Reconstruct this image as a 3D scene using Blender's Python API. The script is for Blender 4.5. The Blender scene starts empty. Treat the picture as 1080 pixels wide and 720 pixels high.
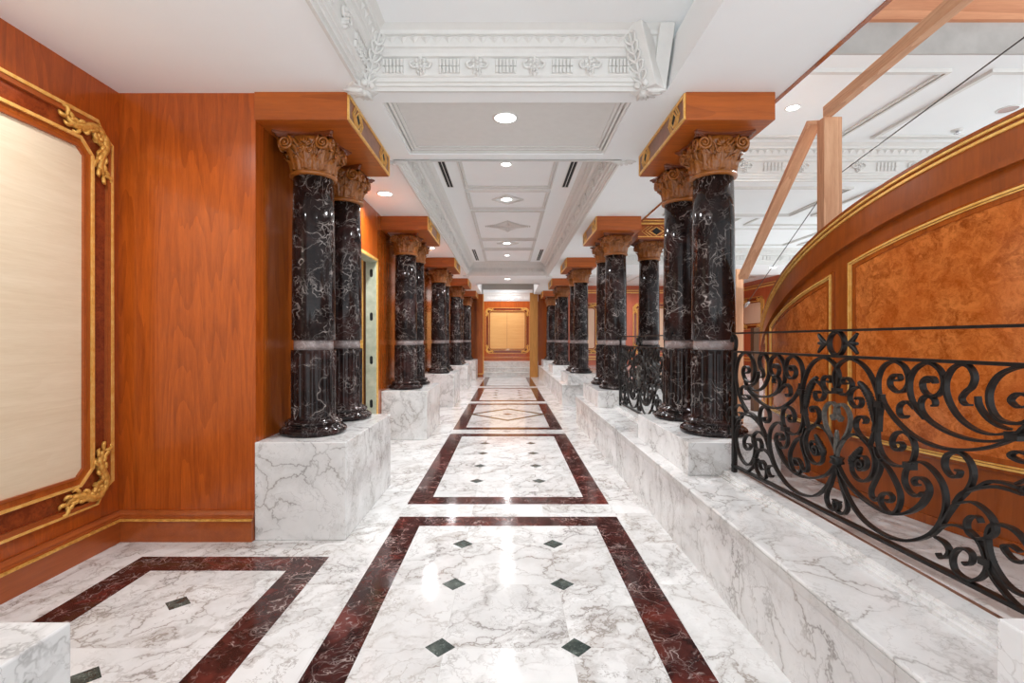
import bpy, bmesh, math, random
from mathutils import Vector, Matrix
import numpy as np
random.seed(7)
C = bpy.context.scene.collection
scene = bpy.context.scene
PI = math.pi

# ---------------------------------------------------------------- camera
cam_data = bpy.data.cameras.new('camera')
cam_data.sensor_width = 36.0
cam_data.lens = 518.0 / 1080.0 * 36.0
cam_data.shift_x = 4.5 / 1080.0
cam_data.shift_y = -1.5 / 1080.0
cam_data.clip_start = 0.05
cam = bpy.data.objects.new('camera', cam_data)
cam.location = (0, 0, 1.5)
cam.rotation_euler = (PI / 2, 0, 0)
C.objects.link(cam)
scene.camera = cam

# ---------------------------------------------------------------- world, exposure
world = bpy.data.worlds.new('world')
scene.world = world
world.use_nodes = True
bg = world.node_tree.nodes['Background']
bg.inputs[0].default_value = (0.90, 0.96, 1.0, 1)
bg.inputs[1].default_value = 1.7
_nt = world.node_tree; _tc = _nt.nodes.new('ShaderNodeTexCoord'); _sx = _nt.nodes.new('ShaderNodeSeparateXYZ'); _mr = _nt.nodes.new('ShaderNodeMapRange')
_nt.links.new(_tc.outputs['Generated'], _sx.inputs[0]); _nt.links.new(_sx.outputs['Z'], _mr.inputs[0])
_mr.inputs[1].default_value = -.25; _mr.inputs[2].default_value = .1; _mr.inputs[3].default_value = 1.5; _mr.inputs[4].default_value = .72  # world made brighter below the horizon, an added uplight for the ceilings
_nt.links.new(_mr.outputs[0], bg.inputs[1])
scene.view_settings.view_transform = 'Standard'
scene.view_settings.look = 'None'
scene.view_settings.gamma = 1.0
scene.view_settings.use_curve_mapping = False
scene.view_settings.exposure = 0.95
scene.cycles.use_denoising = True
scene.cycles.max_bounces = 10
scene.cycles.diffuse_bounces = 6
scene.cycles.glossy_bounces = 4
scene.cycles.caustics_reflective = False
scene.cycles.caustics_refractive = False
scene.cycles.sample_clamp_indirect = 6.0

DOWN = 17.5      # watts of one recessed ceiling light
WARM = (0.97, 0.985, 1.0)

# ---------------------------------------------------------------- mesh helpers
class MB:
    def __init__(s): s.v = []; s.f = []; s.sm = []
    def add(s, vs, fs, smooth=False):
        o = len(s.v); s.v += [tuple(p) for p in vs]
        for f in fs: s.f.append(tuple(o + i for i in f)); s.sm.append(smooth)
    def box(s, x0, x1, y0, y1, z0, z1):
        vs = [(x, y, z) for z in (z0, z1) for y in (y0, y1) for x in (x0, x1)]
        s.add(vs, [(0, 2, 3, 1), (4, 5, 7, 6), (0, 1, 5, 4), (2, 6, 7, 3), (0, 4, 6, 2), (1, 3, 7, 5)])
    def grid(s, P, closed_u=False, closed_v=False, smooth=True):
        n = len(P); m = len(P[0]); vs = [p for r in P for p in r]; fs = []
        for i in range(n if closed_u else n - 1):
            for j in range(m if closed_v else m - 1):
                a = i * m + j; b = i * m + (j + 1) % m
                c = ((i + 1) % n) * m + (j + 1) % m; d = ((i + 1) % n) * m + j
                fs.append((a, b, c, d))
        s.add(vs, fs, smooth)
    def lathe(s, prof, seg=48, cx=0, cy=0, rad=None, smooth=True):
        P = []
        for r, z in prof:
            P.append([(cx + (r if rad is None else rad(r, z, 2*PI*k/seg)) * math.cos(2 * PI * k / seg),
                       cy + (r if rad is None else rad(r, z, 2*PI*k/seg)) * math.sin(2 * PI * k / seg), z) for k in range(seg)])
        s.grid(P, closed_v=True, smooth=smooth)
    def tube(s, pts, r, seg=8, cap=True, smooth=True):
        pts = [Vector(p) for p in pts]; n = len(pts)
        rr = r if isinstance(r, (list, tuple)) else [r] * n
        P = []; up = Vector((0.13, 0.21, 0.97))
        for i, p in enumerate(pts):
            t = (pts[min(i + 1, n - 1)] - pts[max(i - 1, 0)]).normalized()
            a = t.cross(up)
            if a.length < 1e-3: a = t.cross(Vector((1, 0, 0)))
            a.normalize(); b = a.cross(t).normalized(); up = b
            P.append([p + (a * math.cos(2*PI*k/seg) + b * math.sin(2*PI*k/seg)) * rr[i] for k in range(seg)])
        s.grid(P, closed_v=True, smooth=smooth)
        if cap:
            o = len(s.v) - n * seg
            s.f.append(tuple(o + k for k in range(seg))[::-1]); s.sm.append(False)
            s.f.append(tuple(o + (n - 1) * seg + k for k in range(seg))); s.sm.append(False)
    def ribbon(s, pts, nrm, w, t, closed=False, taper=None):
        """flat bar: pts in a plane with normal nrm; w = depth along nrm, t = thickness in the plane"""
        pts = [Vector(p) for p in pts]; n = len(pts); nrm = Vector(nrm).normalized(); P = []
        for i, p in enumerate(pts):
            if closed: d = pts[(i + 1) % n] - pts[i - 1]
            else: d = pts[min(i + 1, n - 1)] - pts[max(i - 1, 0)]
            d.normalize(); q = nrm.cross(d).normalized()
            k = 1.0
            if closed:
                d1 = (pts[i] - pts[i - 1]).normalized(); 
                c = d1.dot(d); k = 1 / max(0.4, c)
            tt = t * (taper(i / (n - 1)) if taper else 1) * k
            P.append([p + nrm * (w/2) + q * (tt/2), p + nrm * (w/2) - q * (tt/2), p - nrm * (w/2) - q * (tt/2), p - nrm * (w/2) + q * (tt/2)])
        s.grid(P, closed_u=closed, closed_v=True, smooth=False)
        if not closed:
            o = len(s.v) - 4 * n
            s.f.append((o + 3, o + 2, o + 1, o)); s.sm.append(False)
            e = o + 4 * (n - 1); s.f.append((e, e + 1, e + 2, e + 3)); s.sm.append(False)
    def prism(s, poly, a0, a1, fn):
        """poly 2D points extruded between a0 and a1; fn(u, v, a) -> xyz"""
        n = len(poly)
        vs = [fn(u, v, a0) for u, v in poly] + [fn(u, v, a1) for u, v in poly]
        fs = [tuple(range(n))[::-1], tuple(range(n, 2 * n))] + [(i, (i + 1) % n, n + (i + 1) % n, n + i) for i in range(n)]
        s.add(vs, fs)
    def ball(s, c, r, seg=10, rings=6, sc=(1, 1, 1)):
        P = []
        for i in range(rings + 1):
            a = -PI/2 + PI * i / rings
            rr = max(1e-4, math.cos(a)) * r
            P.append([(c[0] + sc[0]*rr*math.cos(2*PI*k/seg), c[1] + sc[1]*rr*math.sin(2*PI*k/seg), c[2] + sc[2]*r*math.sin(a)) for k in range(seg)])
        s.grid(P, closed_v=True)
    def xf(s, fn, start=0):
        for i in range(start, len(s.v)): s.v[i] = tuple(fn(*s.v[i]))
    def build(s, name, mat, parent=None, bevel=0, fix=True, **props):
        me = bpy.data.meshes.new(name)
        me.from_pydata([tuple(p) for p in s.v], [], s.f)
        me.polygons.foreach_set('use_smooth', s.sm)
        if fix:
            b = bmesh.new(); b.from_mesh(me); bmesh.ops.recalc_face_normals(b, faces=b.faces); b.to_mesh(me); b.free()
        me.materials.append(mat)
        o = bpy.data.objects.new(name, me); C.objects.link(o)
        if parent is not None: o.parent = parent
        if bevel:
            m = o.modifiers.new('edge', 'BEVEL'); m.width = bevel; m.segments = 2; m.limit_method = 'ANGLE'; m.angle_limit = math.radians(40)
        for k, v in props.items(): o[k] = v
        return o

def thing(name, label, cat, loc=(0, 0, 0), rz=0, group=None):
    o = bpy.data.objects.new(name, None); C.objects.link(o)
    o.location = loc; o.rotation_euler = (0, 0, rz); o.empty_display_size = 0.1
    tag(o, label, cat, group); return o
def tag(o, label, cat, group=None):
    o['label'] = label; o['category'] = cat
    if group: o['group'] = group
    return o
def copy_tree(o, parent=None):
    c = o.copy(); C.objects.link(c); c.parent = parent
    for ch in [k for k in bpy.data.objects if k.parent == o]: copy_tree(ch, c)
    return c
def struct(o, kind='structure'): o['kind'] = kind; return o

def cr(P, n=8):
    P = [Vector(p) for p in P]
    E = [2*P[0]-P[1]] + P + [2*P[-1]-P[-2]]; Q = []
    for i in range(1, len(E) - 2):
        a, b, c, d = E[i-1:i+3]
        for k in range(n):
            t = k / n
            Q.append(.5*((2*b)+(c-a)*t+(2*a-5*b+4*c-d)*t*t+(-a+3*b-3*c+d)*t**3))
    Q.append(P[-1]); return Q

# ---------------------------------------------------------------- material helpers
def newmat(name):
    m = bpy.data.materials.new(name); m.use_nodes = True
    nt = m.node_tree; p = nt.nodes['Principled BSDF']; return m, nt, p
class NT:
    def __init__(s, nt): s.nt = nt
    def n(s, t, **kw):
        x = s.nt.nodes.new(t)
        for k, v in kw.items(): setattr(x, k, v)
        return x
    def l(s, a, b): s.nt.links.new(a, b)
    def pos(s): return s.n('ShaderNodeNewGeometry').outputs['Position']
    def obj(s): return s.n('ShaderNodeTexCoord').outputs['Object']
    def mapping(s, v, scale=(1,1,1), rot=(0,0,0), loc=(0,0,0)):
        m = s.n('ShaderNodeMapping'); s.l(v, m.inputs[0]); m.inputs['Scale'].default_value = scale
        m.inputs['Rotation'].default_value = rot; m.inputs['Location'].default_value = loc; return m.outputs[0]
    def noise(s, v, scale, detail=4, rough=.55, dist=0):
        m = s.n('ShaderNodeTexNoise'); s.l(v, m.inputs['Vector']); m.inputs['Scale'].default_value = scale
        m.inputs['Detail'].default_value = detail; m.inputs['Roughness'].default_value = rough; m.inputs['Distortion'].default_value = dist
        return m
    def voro(s, v, scale, feature='DISTANCE_TO_EDGE', rnd=1.0):
        m = s.n('ShaderNodeTexVoronoi', feature=feature); s.l(v, m.inputs['Vector']); m.inputs['Scale'].default_value = scale
        m.inputs['Randomness'].default_value = rnd; return m
    def math(s, op, a, b=None, clamp=False):
        m = s.n('ShaderNodeMath', operation=op); m.use_clamp = clamp
        for i, x in enumerate((a, b)):
            if x is None: continue
            if isinstance(x, (int, float)): m.inputs[i].default_value = x
            else: s.l(x, m.inputs[i])
        return m.outputs[0]
    def vmath(s, op, a, b=None):
        m = s.n('ShaderNodeVectorMath', operation=op)
        for i, x in enumerate((a, b)):
            if x is None: continue
            if isinstance(x, (tuple, list)): m.inputs[i].default_value = x
            else: s.l(x, m.inputs[i])
        return m.outputs[0]
    def scale(s, a, k):
        m = s.n('ShaderNodeVectorMath', operation='SCALE'); s.l(a, m.inputs[0]); m.inputs['Scale'].default_value = k; return m.outputs[0]
    def ramp(s, f, stops):
        m = s.n('ShaderNodeValToRGB'); s.l(f, m.inputs[0]); e = m.color_ramp.elements
        e[0].position, e[0].color = stops[0][0], (*stops[0][1], 1); e[1].position, e[1].color = stops[-1][0], (*stops[-1][1], 1)
        for p, c in stops[1:-1]: q = e.new(p); q.color = (*c, 1)
        return m.outputs[0]
    def mr(s, f, a, b, c=0., d=1.):
        m = s.n('ShaderNodeMapRange'); s.l(f, m.inputs[0])
        for i, x in zip((1, 2, 3, 4), (a, b, c, d)): m.inputs[i].default_value = x
        return m.outputs[0]
    def mix(s, f, a, b, mode='MIX'):
        m = s.n('ShaderNodeMix', data_type='RGBA', blend_type=mode)
        for i, x in ((0, f), (6, a), (7, b)):
            if isinstance(x, (int, float)): m.inputs[i].default_value = x
            elif isinstance(x, (tuple, list)): m.inputs[i].default_value = (*x, 1)
            else: s.l(x, m.inputs[i])
        return m.outputs[2]
    def bump(s, h, p, strength=.2, dist=.01):
        b = s.n('ShaderNodeBump'); b.inputs['Strength'].default_value = strength; b.inputs['Distance'].default_value = dist
        s.l(h, b.inputs['Height']); s.l(b.outputs[0], p.inputs['Normal'])

def srgb(r, g, b):
    f = lambda c: (c/255/12.92) if c/255 <= .04045 else ((c/255+.055)/1.055)**2.4
    return (f(r), f(g), f(b))
def plain(name, col, rough=.6, metal=0, spec=.5):
    m, nt, p = newmat(name); p.inputs['Base Color'].default_value = (*col, 1); p.inputs['Roughness'].default_value = rough
    p.inputs['Metallic'].default_value = metal; p.inputs['Specular IOR Level'].default_value = spec
    return m
def noisy(name, c1, c2, scale=8, rough=.6, metal=0, spec=.5, bump=0):
    m, nt, p = newmat(name); N = NT(nt); v = N.pos(); n = N.noise(v, scale, 5)
    N.l(N.mix(N.mr(n.outputs[0], .3, .7), c1, c2), p.inputs['Base Color'])
    p.inputs['Roughness'].default_value = rough; p.inputs['Metallic'].default_value = metal; p.inputs['Specular IOR Level'].default_value = spec
    if bump: N.bump(n.outputs[0], p, bump)
    return m

def white_marble(name, base=(.80,.785,.765), vein=(.30,.285,.275), scale=1.0, tiles=0, rough=.12, amount=1.0, rot=.7, cells=1.0):
    m, nt, p = newmat(name); N = NT(nt); P = N.pos(); joint = None
    v = P
    if tiles:
        g = N.vmath('ADD', N.scale(P, 1 / tiles), (0.5, 0.14, .37))
        fl = N.vmath('FLOOR', g); wn = N.n('ShaderNodeTexWhiteNoise', noise_dimensions='3D'); N.l(fl, wn.inputs['Vector'])
        v = N.vmath('ADD', P, N.scale(wn.outputs['Color'], 9.0))
        fr = N.vmath('FRACTION', g); sx = N.n('ShaderNodeSeparateXYZ'); N.l(fr, sx.inputs[0])
        e = [N.math('LESS_THAN', N.math('ABSOLUTE', N.math('SUBTRACT', N.math('ABSOLUTE', N.math('SUBTRACT', sx.outputs[i], .5)), .5)), .0016/tiles) for i in (0, 1)]
        joint = N.math('MAXIMUM', e[0], e[1])
    v = N.mapping(v, (1, 1, 1), (.35, .25, rot))
    half = (.5,.5,.5)
    w = N.noise(v, 1.5*scale, 6, .62); d = N.vmath('ADD', v, N.scale(N.vmath('SUBTRACT', w.outputs['Color'], half), .8/scale))
    w2 = N.noise(v, 8*scale, 4, .62); d2 = N.vmath('ADD', d, N.scale(N.vmath('SUBTRACT', w2.outputs['Color'], half), .08/scale))
    # drifting veins: the zero lines of stretched noise
    r1 = N.noise(N.mapping(d2, (1.5, .45, .8)), 1.9*scale, 5, .5).outputs[0]
    r2 = N.noise(N.mapping(d2, (1.7, .40, 1.0), (0,0,0), (4,7,2)), 4.2*scale, 5, .55).outputs[0]
    z1 = N.math('ABSOLUTE', N.math('SUBTRACT', r1, .5)); z2 = N.math('ABSOLUTE', N.math('SUBTRACT', r2, .5))
    a = N.voro(N.mapping(d2, (1.0, .6, .8)), 4.5*scale); b = N.voro(N.mapping(d2, (1.0, .7, .9)), 10*scale)
    mask = N.mr(N.noise(v, 1.0*scale, 3).outputs[0], .34, .56)
    mask2 = N.mr(N.noise(v, 1.7*scale, 4, .6).outputs[0], .43, .58)
    mask3 = N.mr(N.noise(N.mapping(v, (1,1,1), (0,0,0), (3,1,8)), 2.3*scale, 4, .6).outputs[0], .50, .64)
    l1 = N.math('MULTIPLY', N.mr(z1, 0.0, .010, .9, 0), mask)
    l2 = N.math('MULTIPLY', N.mr(z2, 0.0, .011, .6, 0), mask)
    l3 = N.math('MULTIPLY', N.mr(a.outputs['Distance'], 0.0, .05, .85*cells, 0), mask2)
    l4 = N.math('MULTIPLY', N.mr(b.outputs['Distance'], 0.0, .07, .5*cells, 0), mask3)
    soft = N.math('MULTIPLY', N.mr(z1, 0.0, .055, .42, 0), mask)
    soft2 = N.math('MULTIPLY', N.mr(a.outputs['Distance'], 0.0, .30, .22*cells, 0), mask2)
    f = N.math('MAXIMUM', N.math('MAXIMUM', l1, l2), N.math('MAXIMUM', l3, l4))
    f = N.math('MULTIPLY', N.math('MAXIMUM', f, N.math('MAXIMUM', soft, soft2)), amount, True)
    cloud = N.noise(v, 2.2*scale, 5, .6).outputs[0]
    base2 = tuple(c*.88 for c in base)
    col = N.mix(N.mr(cloud, .38, .68), base, base2)
    warm = N.mix(N.mr(w.outputs[0], .35, .65), vein, (vein[0]*1.35, vein[1]*1.18, vein[2]*1.0))
    col = N.mix(f, col, N.mix(.5, warm, vein))
    if joint is not None: col = N.mix(N.math('MULTIPLY', joint, .35), col, (.45,.44,.42))
    N.l(col, p.inputs['Base Color']); p.inputs['Roughness'].default_value = rough; p.inputs['Specular IOR Level'].default_value = .3
    return m

def dark_marble(name, c_dark, c_mid, c_red, vein=(.55,.5,.48), scale=1.0, rough=.1, veins=1.0, red=(.52,.68), spec=.5):
    m, nt, p = newmat(name); N = NT(nt); v = N.mapping(N.pos(), (1,1,1), (.5,.3,.4)); half = (.5,.5,.5)
    w = N.noise(v, 3*scale, 3, .5); d = N.vmath('ADD', v, N.scale(N.vmath('SUBTRACT', w.outputs['Color'], half), .42/scale))
    w2 = N.noise(v, 16*scale, 3, .5); d = N.vmath('ADD', d, N.scale(N.vmath('SUBTRACT', w2.outputs['Color'], half), .05/scale))
    r1 = N.math('ABSOLUTE', N.math('SUBTRACT', N.noise(d, 4.2*scale, 2, .4).outputs[0], .5))
    r2 = N.math('ABSOLUTE', N.math('SUBTRACT', N.noise(N.mapping(d, (1,1,1), (0,0,0), (3,9,1)), 9*scale, 2, .45).outputs[0], .5))
    b = N.voro(N.mapping(d, (1,.7,.7)), 8*scale); c = N.voro(d, 20*scale)
    m1 = N.mr(N.noise(v, 4.0*scale, 4, .6).outputs[0], .44, .64); m2 = N.mr(N.noise(N.mapping(v, (1,1,1), (0,0,0), (5,2,7)), 4.5*scale, 4, .65).outputs[0], .50, .66)
    m3 = N.mr(N.noise(N.mapping(v, (1,1,1), (0,0,0), (1,8,3)), 6.3*scale, 4, .65).outputs[0], .52, .68)
    l1 = N.math('MULTIPLY', N.mr(r1, 0, .009, .95, 0), m1)
    l2 = N.math('MULTIPLY', N.mr(r2, 0, .016, .8, 0), m2)
    l3 = N.math('MULTIPLY', N.mr(b.outputs['Distance'], 0, .035, .85, 0), m2)
    l4 = N.math('MULTIPLY', N.mr(c.outputs['Distance'], 0, .07, .5, 0), m3)
    soft = N.math('MULTIPLY', N.mr(r1, 0, .05, .06, 0), m1)
    f = N.math('MAXIMUM', N.math('MAXIMUM', l1, l2), N.math('MAXIMUM', N.math('MAXIMUM', l3, l4), soft))
    f = N.math('MULTIPLY', f, veins, True)
    n = N.noise(d, 7*scale, 6, .7).outputs[0]; n2 = N.noise(d, 2.4*scale, 4, .6).outputs[0]
    col = N.mix(N.mr(n, .35, .68), c_dark, c_mid)
    col = N.mix(N.mr(n2, *red), col, c_red)
    col = N.mix(f, col, vein)
    N.l(col, p.inputs['Base Color']); p.inputs['Roughness'].default_value = rough; p.inputs['Specular IOR Level'].default_value = spec
    return m

def wood(name, c1, c2, axis='z', rough=.28, scale=1.0, figure=.6, coat=.25, obj=False, ring=3.0):
    m, nt, p = newmat(name); N = NT(nt); v = N.obj() if obj else N.pos()
    st = {'x': (.08, 1, 1), 'y': (1, .08, 1), 'z': (1, 1, .08)}[axis]
    v = N.mapping(v, st)
    w = N.noise(v, 2.2*scale, 3, .5)
    d = N.vmath('ADD', v, N.scale(N.vmath('SUBTRACT', w.outputs['Color'], (.5,.5,.5)), .25/scale))
    rings = N.noise(d, 1.4*scale, 2, .4).outputs[0]
    band = N.math('FRACT', N.math('MULTIPLY', rings, 9*ring))
    band = N.mr(band, 0, 1, 0, 1)
    fine = N.noise(v, 95*scale, 3, .6).outputs[0]
    med = N.noise(v, 16*scale, 4, .6).outputs[0]
    f = N.math('ADD', N.math('MULTIPLY', band, .30*figure), N.math('ADD', N.math('MULTIPLY', fine, .35), N.math('MULTIPLY', med, .55)))
    N.l(N.mix(N.mr(f, .25, .85), c1, c2), p.inputs['Base Color'])
    p.inputs['Roughness'].default_value = rough; p.inputs['Coat Weight'].default_value = coat; p.inputs['Coat Roughness'].default_value = .08
    return m

def burl(name, c1, c2, c3, rough=.2):
    m, nt, p = newmat(name); N = NT(nt); v = N.pos()
    w = N.noise(v, 6.5, 5, .6); d = N.vmath('ADD', v, N.scale(N.vmath('SUBTRACT', w.outputs['Color'], (.5,.5,.5)), .30))
    n = N.noise(d, 11, 8, .72).outputs[0]; n2 = N.noise(d, 34, 6, .7).outputs[0]; n3 = N.noise(v, 3.0, 3).outputs[0]
    eye = N.mr(N.voro(d, 26, 'F1').outputs['Distance'], .0, .2, .8, 0)
    eye = N.math('MULTIPLY', eye, N.mr(n3, .45, .6))
    f = N.math('ADD', N.math('MULTIPLY', n, .6), N.math('MULTIPLY', n2, .4))
    col = N.mix(N.mr(f, .40, .58), c1, c2); col = N.mix(N.math('MULTIPLY', N.mr(n3, .38, .66), .55), col, c3)
    col = N.mix(N.math('MULTIPLY', eye, .7), col, tuple(c*.3 for c in c1))
    N.l(col, p.inputs['Base Color']); p.inputs['Roughness'].default_value = rough; p.inputs['Coat Weight'].default_value = .25; p.inputs['Coat Roughness'].default_value = .08
    return m

M = {}
M['marble_floor'] = white_marble('white marble floor', base=(.77,.768,.76), tiles=.62, rough=.09, amount=1.35)
M['marble_block'] = white_marble('white marble block', base=(.80,.797,.79), vein=(.30,.295,.29), scale=1.0, rough=.16, amount=1.15, cells=1.0)
M['marble_slab_shaded'] = white_marble('shaded white marble slab edge', base=(.69,.68,.665), scale=1.0, rough=.16, amount=.9)  # darker copy of the block marble, shade under the ledge lip put into its colour
M['marble_step'] = white_marble('white marble steps', base=(.78,.765,.745), scale=2.2, rough=.2)
M['marble_column'] = dark_marble('dark veined marble', (.006,.0042,.0042), (.022,.013,.012), (.040,.017,.015), vein=(.44,.385,.36), scale=1.05, spec=.22)
M['marble_border'] = dark_marble('red veined marble', (.022,.009,.008), (.080,.022,.018), (.13,.027,.02), vein=(.55,.45,.42), scale=1.25, rough=.12, red=(.5,.66), veins=1, spec=.25)
M['marble_band'] = dark_marble('grey veined marble', (.20,.16,.155), (.34,.29,.28), (.26,.2,.19), vein=(.75,.7,.68), scale=2.2)
M['marble_green'] = dark_marble('green marble', (.02,.03,.027), (.055,.075,.067), (.10,.125,.11), vein=(.3,.36,.33), scale=3.5, rough=.15)
M['marble_olive'] = dark_marble('olive marble', (.09,.085,.06), (.17,.155,.11), (.13,.11,.07), vein=(.4,.38,.3), scale=3, rough=.15, veins=.4)
M['wood_wall'] = wood('cherry veneer', srgb(130,54,10), srgb(206,100,30), 'z', figure=.5, scale=1.7)
M['wood_dark'] = wood('dark cherry veneer', srgb(122,54,12), srgb(184,94,30), 'z', figure=.5, rough=.2)
M['wood_beam'] = wood('cherry beam veneer', srgb(138,64,14), srgb(196,102,32), 'x', figure=.5, rough=.35, coat=.08)
M['wood_trim'] = wood('cherry moulding', srgb(138,64,24), srgb(184,96,42), 'y', figure=.3)
M['wood_parapet'] = wood('curved cherry veneer', srgb(124,58,12), srgb(176,88,28), 'z', figure=.35, coat=.1)
M['wood_carved'] = wood('carved wood', srgb(116,64,18), srgb(176,106,40), 'z', figure=.3, rough=.34, coat=.1, scale=1.5)
M['brown_strip'] = noisy('brown strip', srgb(96,62,46), srgb(140,100,80), 30, .4)
M['wood_abacus'] = wood('dark abacus wood', srgb(82,34,14), srgb(126,62,26), 'x', figure=.3)
M['wood_red'] = wood('red cherry veneer', srgb(170,74,40), srgb(214,108,64), 'z', figure=.3)
M['burl'] = burl('burl veneer', srgb(140,64,16), srgb(214,124,58), srgb(186,88,26))
M['burl_dark'] = burl('dark burl veneer', srgb(96,36,14), srgb(156,72,32), srgb(130,52,22))
M['inset'] = noisy('red brown inset', srgb(120,66,42), srgb(150,92,64), 12, .3)
M['gold'] = noisy('gilding', srgb(230,168,76), srgb(250,206,122), 30, .34, .3)
M['gold_dark'] = noisy('aged gilding', srgb(196,134,52), srgb(244,192,100), 40, .36, .3)
M['cream'] = wood('bare pale panel', srgb(214,192,160), srgb(236,220,194), 'y', figure=.25, rough=.55, coat=0)
M['maple'] = wood('bare maple panel', srgb(218,158,88), srgb(240,194,128), 'x', figure=.3, rough=.5, coat=0)
M['pink'] = wood('pale pink panel', srgb(224,186,156), srgb(240,208,180), 'z', figure=.2, rough=.5, coat=0)
M['lumber'] = wood('bare lumber', srgb(188,130,92), srgb(228,180,142), 'z', figure=.9, rough=.65, coat=0, obj=True, scale=2.5)
M['plywood'] = wood('plywood', srgb(188,118,82), srgb(228,164,124), 'x', figure=1, rough=.7, coat=0, ring=2)
M['drywall'] = noisy('bare drywall', srgb(176,172,168), srgb(192,188,184), 6, .9)
M['ceiling'] = noisy('ceiling paint', (.865,.885,.89), (.88,.90,.905), 3, .8)
M['plaster'] = noisy('plaster moulding', (.70,.69,.665), (.73,.72,.695), 14, .8)
M['iron'] = noisy('wrought iron', (.007,.006,.0055), (.018,.015,.013), 60, .42, .2, .35)
M['leaf_iron'] = noisy('iron leaf', (.05,.046,.04), (.13,.12,.105), 60, .5, .3)
M['black'] = plain('black slot', (.008, .008, .008), .7)
M['steel'] = plain('bright steel', (.7, .7, .72), .25, 1.0)
M['brown_metal'] = plain('dark bronze', srgb(92, 58, 34), .35, .5)
M['white_trim'] = plain('white trim', (.75, .74, .72), .5)
m, nt, p = newmat('lamp glow'); p.inputs['Base Color'].default_value = (1, 1, 1, 1); p.inputs['Emission Color'].default_value = (1, .97, .92, 1); p.inputs['Emission Strength'].default_value = 6; M['glow'] = m
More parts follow.
